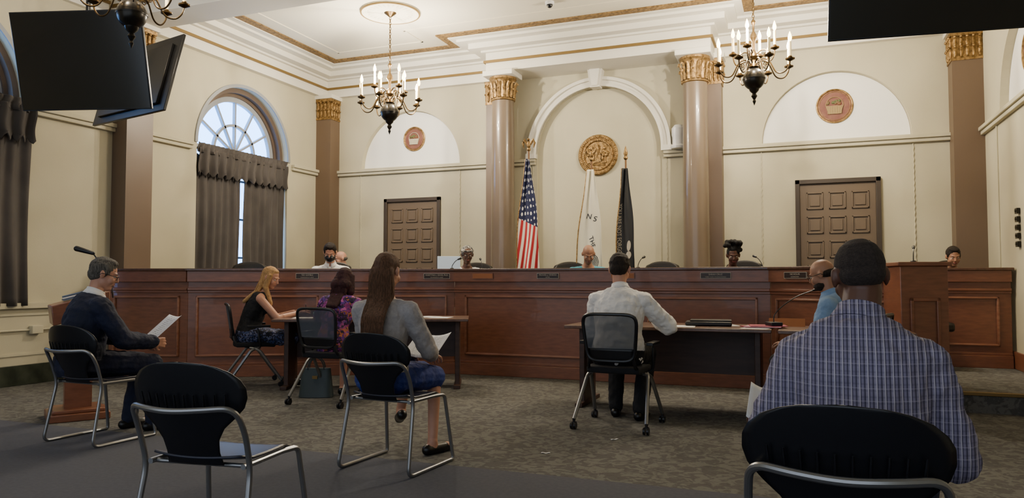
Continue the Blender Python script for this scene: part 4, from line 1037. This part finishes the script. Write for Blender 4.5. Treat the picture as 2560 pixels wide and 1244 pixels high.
# portfolio, folders
o = thing('portfolio', 'black leather zip portfolio lying on table', 'portfolio', (-.78, 6.88, ZT), .1)
g = G(); g.box((0, 0, .02), (.4, .28, .035)); g.obj('cover', M_leather, o, bevel=.01); g = G(); g.box((.02, .02, .045), (.36, .22, .012)); g.obj('flap', M_leather, o, bevel=.005)
for i, (x, y, r, m) in enumerate(((-.33, 6.78, .3, M_red), (-.3, 6.72, -.1, mat('pink_folder', '#c08a9a')), (-.27, 6.75, .15, M_red))):
    g = G(); g.box((0, 0, 0), (.3, .22, .005)); o = g.obj('folder', m, None); o.location = (x, y, ZT+.005+.006*i); o.rotation_euler = (0, 0, r); tag(o, 'coloured paper folder lying on table', 'folder', 'folders on the table')
def goose(label, loc, rz, h=.3, reach=.25, base=True, hl=.06):
    th = thing('gooseneck_microphone', label, 'microphone', loc, rz, 'gooseneck microphones')
    g = G(); 
    if base: g.box((0, 0, .015), (.1, .13, .03))
    else: g.lathe([(.025, 0), (.025, .015), (.012, .02)])
    g.obj('base', M_black, th, bevel=.005)
    pts = rpath([(0, 0, .02), (0, 0, h*.35), (reach*.5, 0, h*.8), (reach, 0, h)], .12, 6); g = G(); g.tube(pts, .0045, 8); g.obj('neck', M_black, th)
    g = G(); g.cap((reach, 0, h), (reach+hl, 0, h+.012), .011, .015); g.obj('head', M_black, th); return th
goose('black gooseneck microphone standing on table', (-.22, 6.72, ZT+.02), PSI+.1, .3, .36)
for x, t, r in ((1205, 9.75, 2.2), (1595, 8.9, 1.0), (1905, 8.55, 2.6), (1130, 9.6, .5), (2255, 7.3, 1.4)):
    goose('black gooseneck microphone on the dais counter', at((x-1280)/1850*t, t, 1.29) if x != 2255 else V3((.93, 7.38, 1.305)), r, .13, .08, False, .03)
# nameplate stand on table
th = thing('desk_nameplate', 'wooden desk name holder on table', 'nameplate', (-.12, 7.0, ZT), 0); g = G(); g.prism([(-.04, 0), (.04, 0), (0, .07)], .3, Matrix(((0, 0, 1, -.15), (1, 0, 0, 0), (0, 1, 0, 0), (0, 0, 0, 1)))); g.obj('holder', mat('light_wood', '#9a5f36'), th)
# cup, pen, tissue
o = thing('paper_cup', 'white paper cup on table', 'cup', at(-1.1, 8.15, ZT)); g = G(); g.lathe([(.028, 0), (.038, .1), (.04, .1), (.036, .098), (.026, .005)]); g.obj('cup_body', M_whitepl, o)
g = G(); g.sph((0, 0, .03), (.07, .05, .035)); o = remesh(g, 'face_mask', mat('mask_blue', '#8fa9b0'), None, .006, 2, .03, CLOUDH); o.location = at(-2.16, 8.3, ZT); tag(o, 'crumpled pale blue cloth lying on table', 'cloth')
p = local(-2.88, 8.18, 72, .09, .58, .80); g = G(); g.cyl((0, 0, 0), (.03, -.04, .12), .004); o = g.obj('pen', M_black, None); o.location = p-V3((0, 0, .035)); tag(o, 'thin pen held by writing woman', 'pen')
# handbag
th = thing('handbag', 'dark teal leather handbag standing on the carpet', 'handbag', at(-1.93, 7.35), hd(0))
g = G()
def hb(u, v):
    a = 2*pi*u; z = .28*v; k = 1-.18*v; return V3((.17*k*math.copysign(abs(cos(a))**.6, cos(a)), .075*k*math.copysign(abs(sin(a))**.7, sin(a))*(1-.5*v), z+.005))
g.rings([[hb(i/32, j/10) for i in range(32)] for j in range(11)]); g.obj('bag_body', M_teal, th, ang=60)
for y in (-.03, .03):
    g = G(); g.tube([(.08*cos(pi*i/12), y, .27+.12*sin(pi*i/12)) for i in range(13)], .006); g.obj('handle', M_teal, th)
g = G(); g.box((0, -.062, .2), (.05, .01, .03)); g.obj('clasp', M_goldline, th)
# laptop on dais
th = thing('laptop', 'open laptop with pale screen on the dais counter', 'laptop', at((1122-1280)/1850*9.75, 9.75, 1.29), hd(0)+.1)
g = G(); g.box((0, .1, .008), (.3, .21, .015)); g.obj('keyboard_base', M_whitepl, th, bevel=.003)
g = G(); g.box((0, -.01, .09), (.3, .008, .17), Matrix.Rotation(.0, 3, 'X')); g.obj('lid', mat('laptop_lid', '#c5d3dd', rough=.3, emit=.3), th, bevel=.003)
# lectern
L0 = at(-3.66, 6.28); th = thing('lectern', 'cherry wood lectern with slanted top on square base', 'lectern', L0, hd(55))
g = G(); g.box((0, 0, .03), (.45, .45, .06)); g.box((0, 0, .075), (.38, .38, .03)); g.obj('base', M_wood, th, bevel=.008)
g = G(); g.box((0, 0, .5), (.14, .2, .86)); g.obj('column', M_wood, th, bevel=.006)
g = G(); g.prism([(-.2, .78), (.16, .88), (.2, .94), (.2, 1.06), (-.22, .94)], .46, Matrix(((0, 0, 1, -.23), (1, 0, 0, 0), (0, 1, 0, 0), (0, 0, 0, 1)))); g.obj('desk_top', M_wood, th, bevel=.008)
M_bind = mat('slate_blue_binder', '#5d6b80', rough=.5)
for i in range(3):
    g = G(); g.box((0, 0, 0), (.21, .26, .012)); o = g.obj('binder', M_paper if i == 1 else M_bind, None, bevel=.003); o.location = (L0.x, L0.y, 1.018+.014*i); o.rotation_euler = (radians(15.5), 0, hd(55+3*i)); tag(o, 'thin binder stacked on the lectern', 'binder', 'binders on the lectern')
th = thing('podium_microphone', 'black foam microphone on bent gooseneck over lectern', 'microphone', L0+V3((.1, .1, 1.0)), PSI)
g = G(); g.tube(rpath([(.12, 0, 0), (.1, 0, .17), (.0, 0, .30), (-.06, 0, .38)], .1, 6), .006); g.obj('neck', M_black, th); g = G(); g.cap((-.06, 0, .38), (-.2, 0, .42), .016, .024); g.obj('head', M_black, th)
# conduit and outlet on left wall
g = G(); g.tube([(XL+.02, 3.0, .6), (XL+.02, 6.6, .6)], .011)
o = g.obj('conduit_pipe', M_wall, None); tag(o, 'painted conduit pipe running along the wall', 'pipe')
g = G(); g.box((XL+.035, 5.8, .6), (.06, .13, .09)); o = g.obj('outlet_box', M_wall, None, bevel=.006); tag(o, 'painted electrical outlet box on the wall', 'outlet')
# dais outlet
o = thing('wall_outlet', 'black power outlet on the dais front', 'outlet', (-4.35, 8.06, .55), radians(28)); g = G(); g.bb((-.03, -.015, -.05), (.03, .0, .05)); g.obj('cover', M_black, o)
# right wall switch panel
o = thing('switch_panel', 'dark rack of small switches on the wall', 'switch panel', (XR-.02, 9.45, 1.72))
for i in range(5):
    g = G(); g.box((0, 0, -.18+.09*i), (.03, .09, .06)); g.cyl((-.02, -.02, -.18+.09*i), (-.03, -.02, -.18+.09*i), .015); g.obj('switch', M_pew, o)

# ================================================================== LIGHT, WORLD, CAMERA
w = bpy.data.worlds.new('World'); SC.world = w; w.use_nodes = True
w.node_tree.nodes['Background'].inputs[0].default_value = (.76, .86, 1, 1); w.node_tree.nodes['Background'].inputs[1].default_value = 1.3
cam = bpy.data.cameras.new('Camera'); cam.sensor_width = 36; cam.sensor_fit = 'HORIZONTAL'; cam.lens = 1850*36/2560; cam.clip_start = .05
co = bpy.data.objects.new('Camera', cam); COL.objects.link(co); co.location = (0, 0, 1.15); co.rotation_euler = (pi/2+radians(2.41), 0, PSI); SC.camera = co
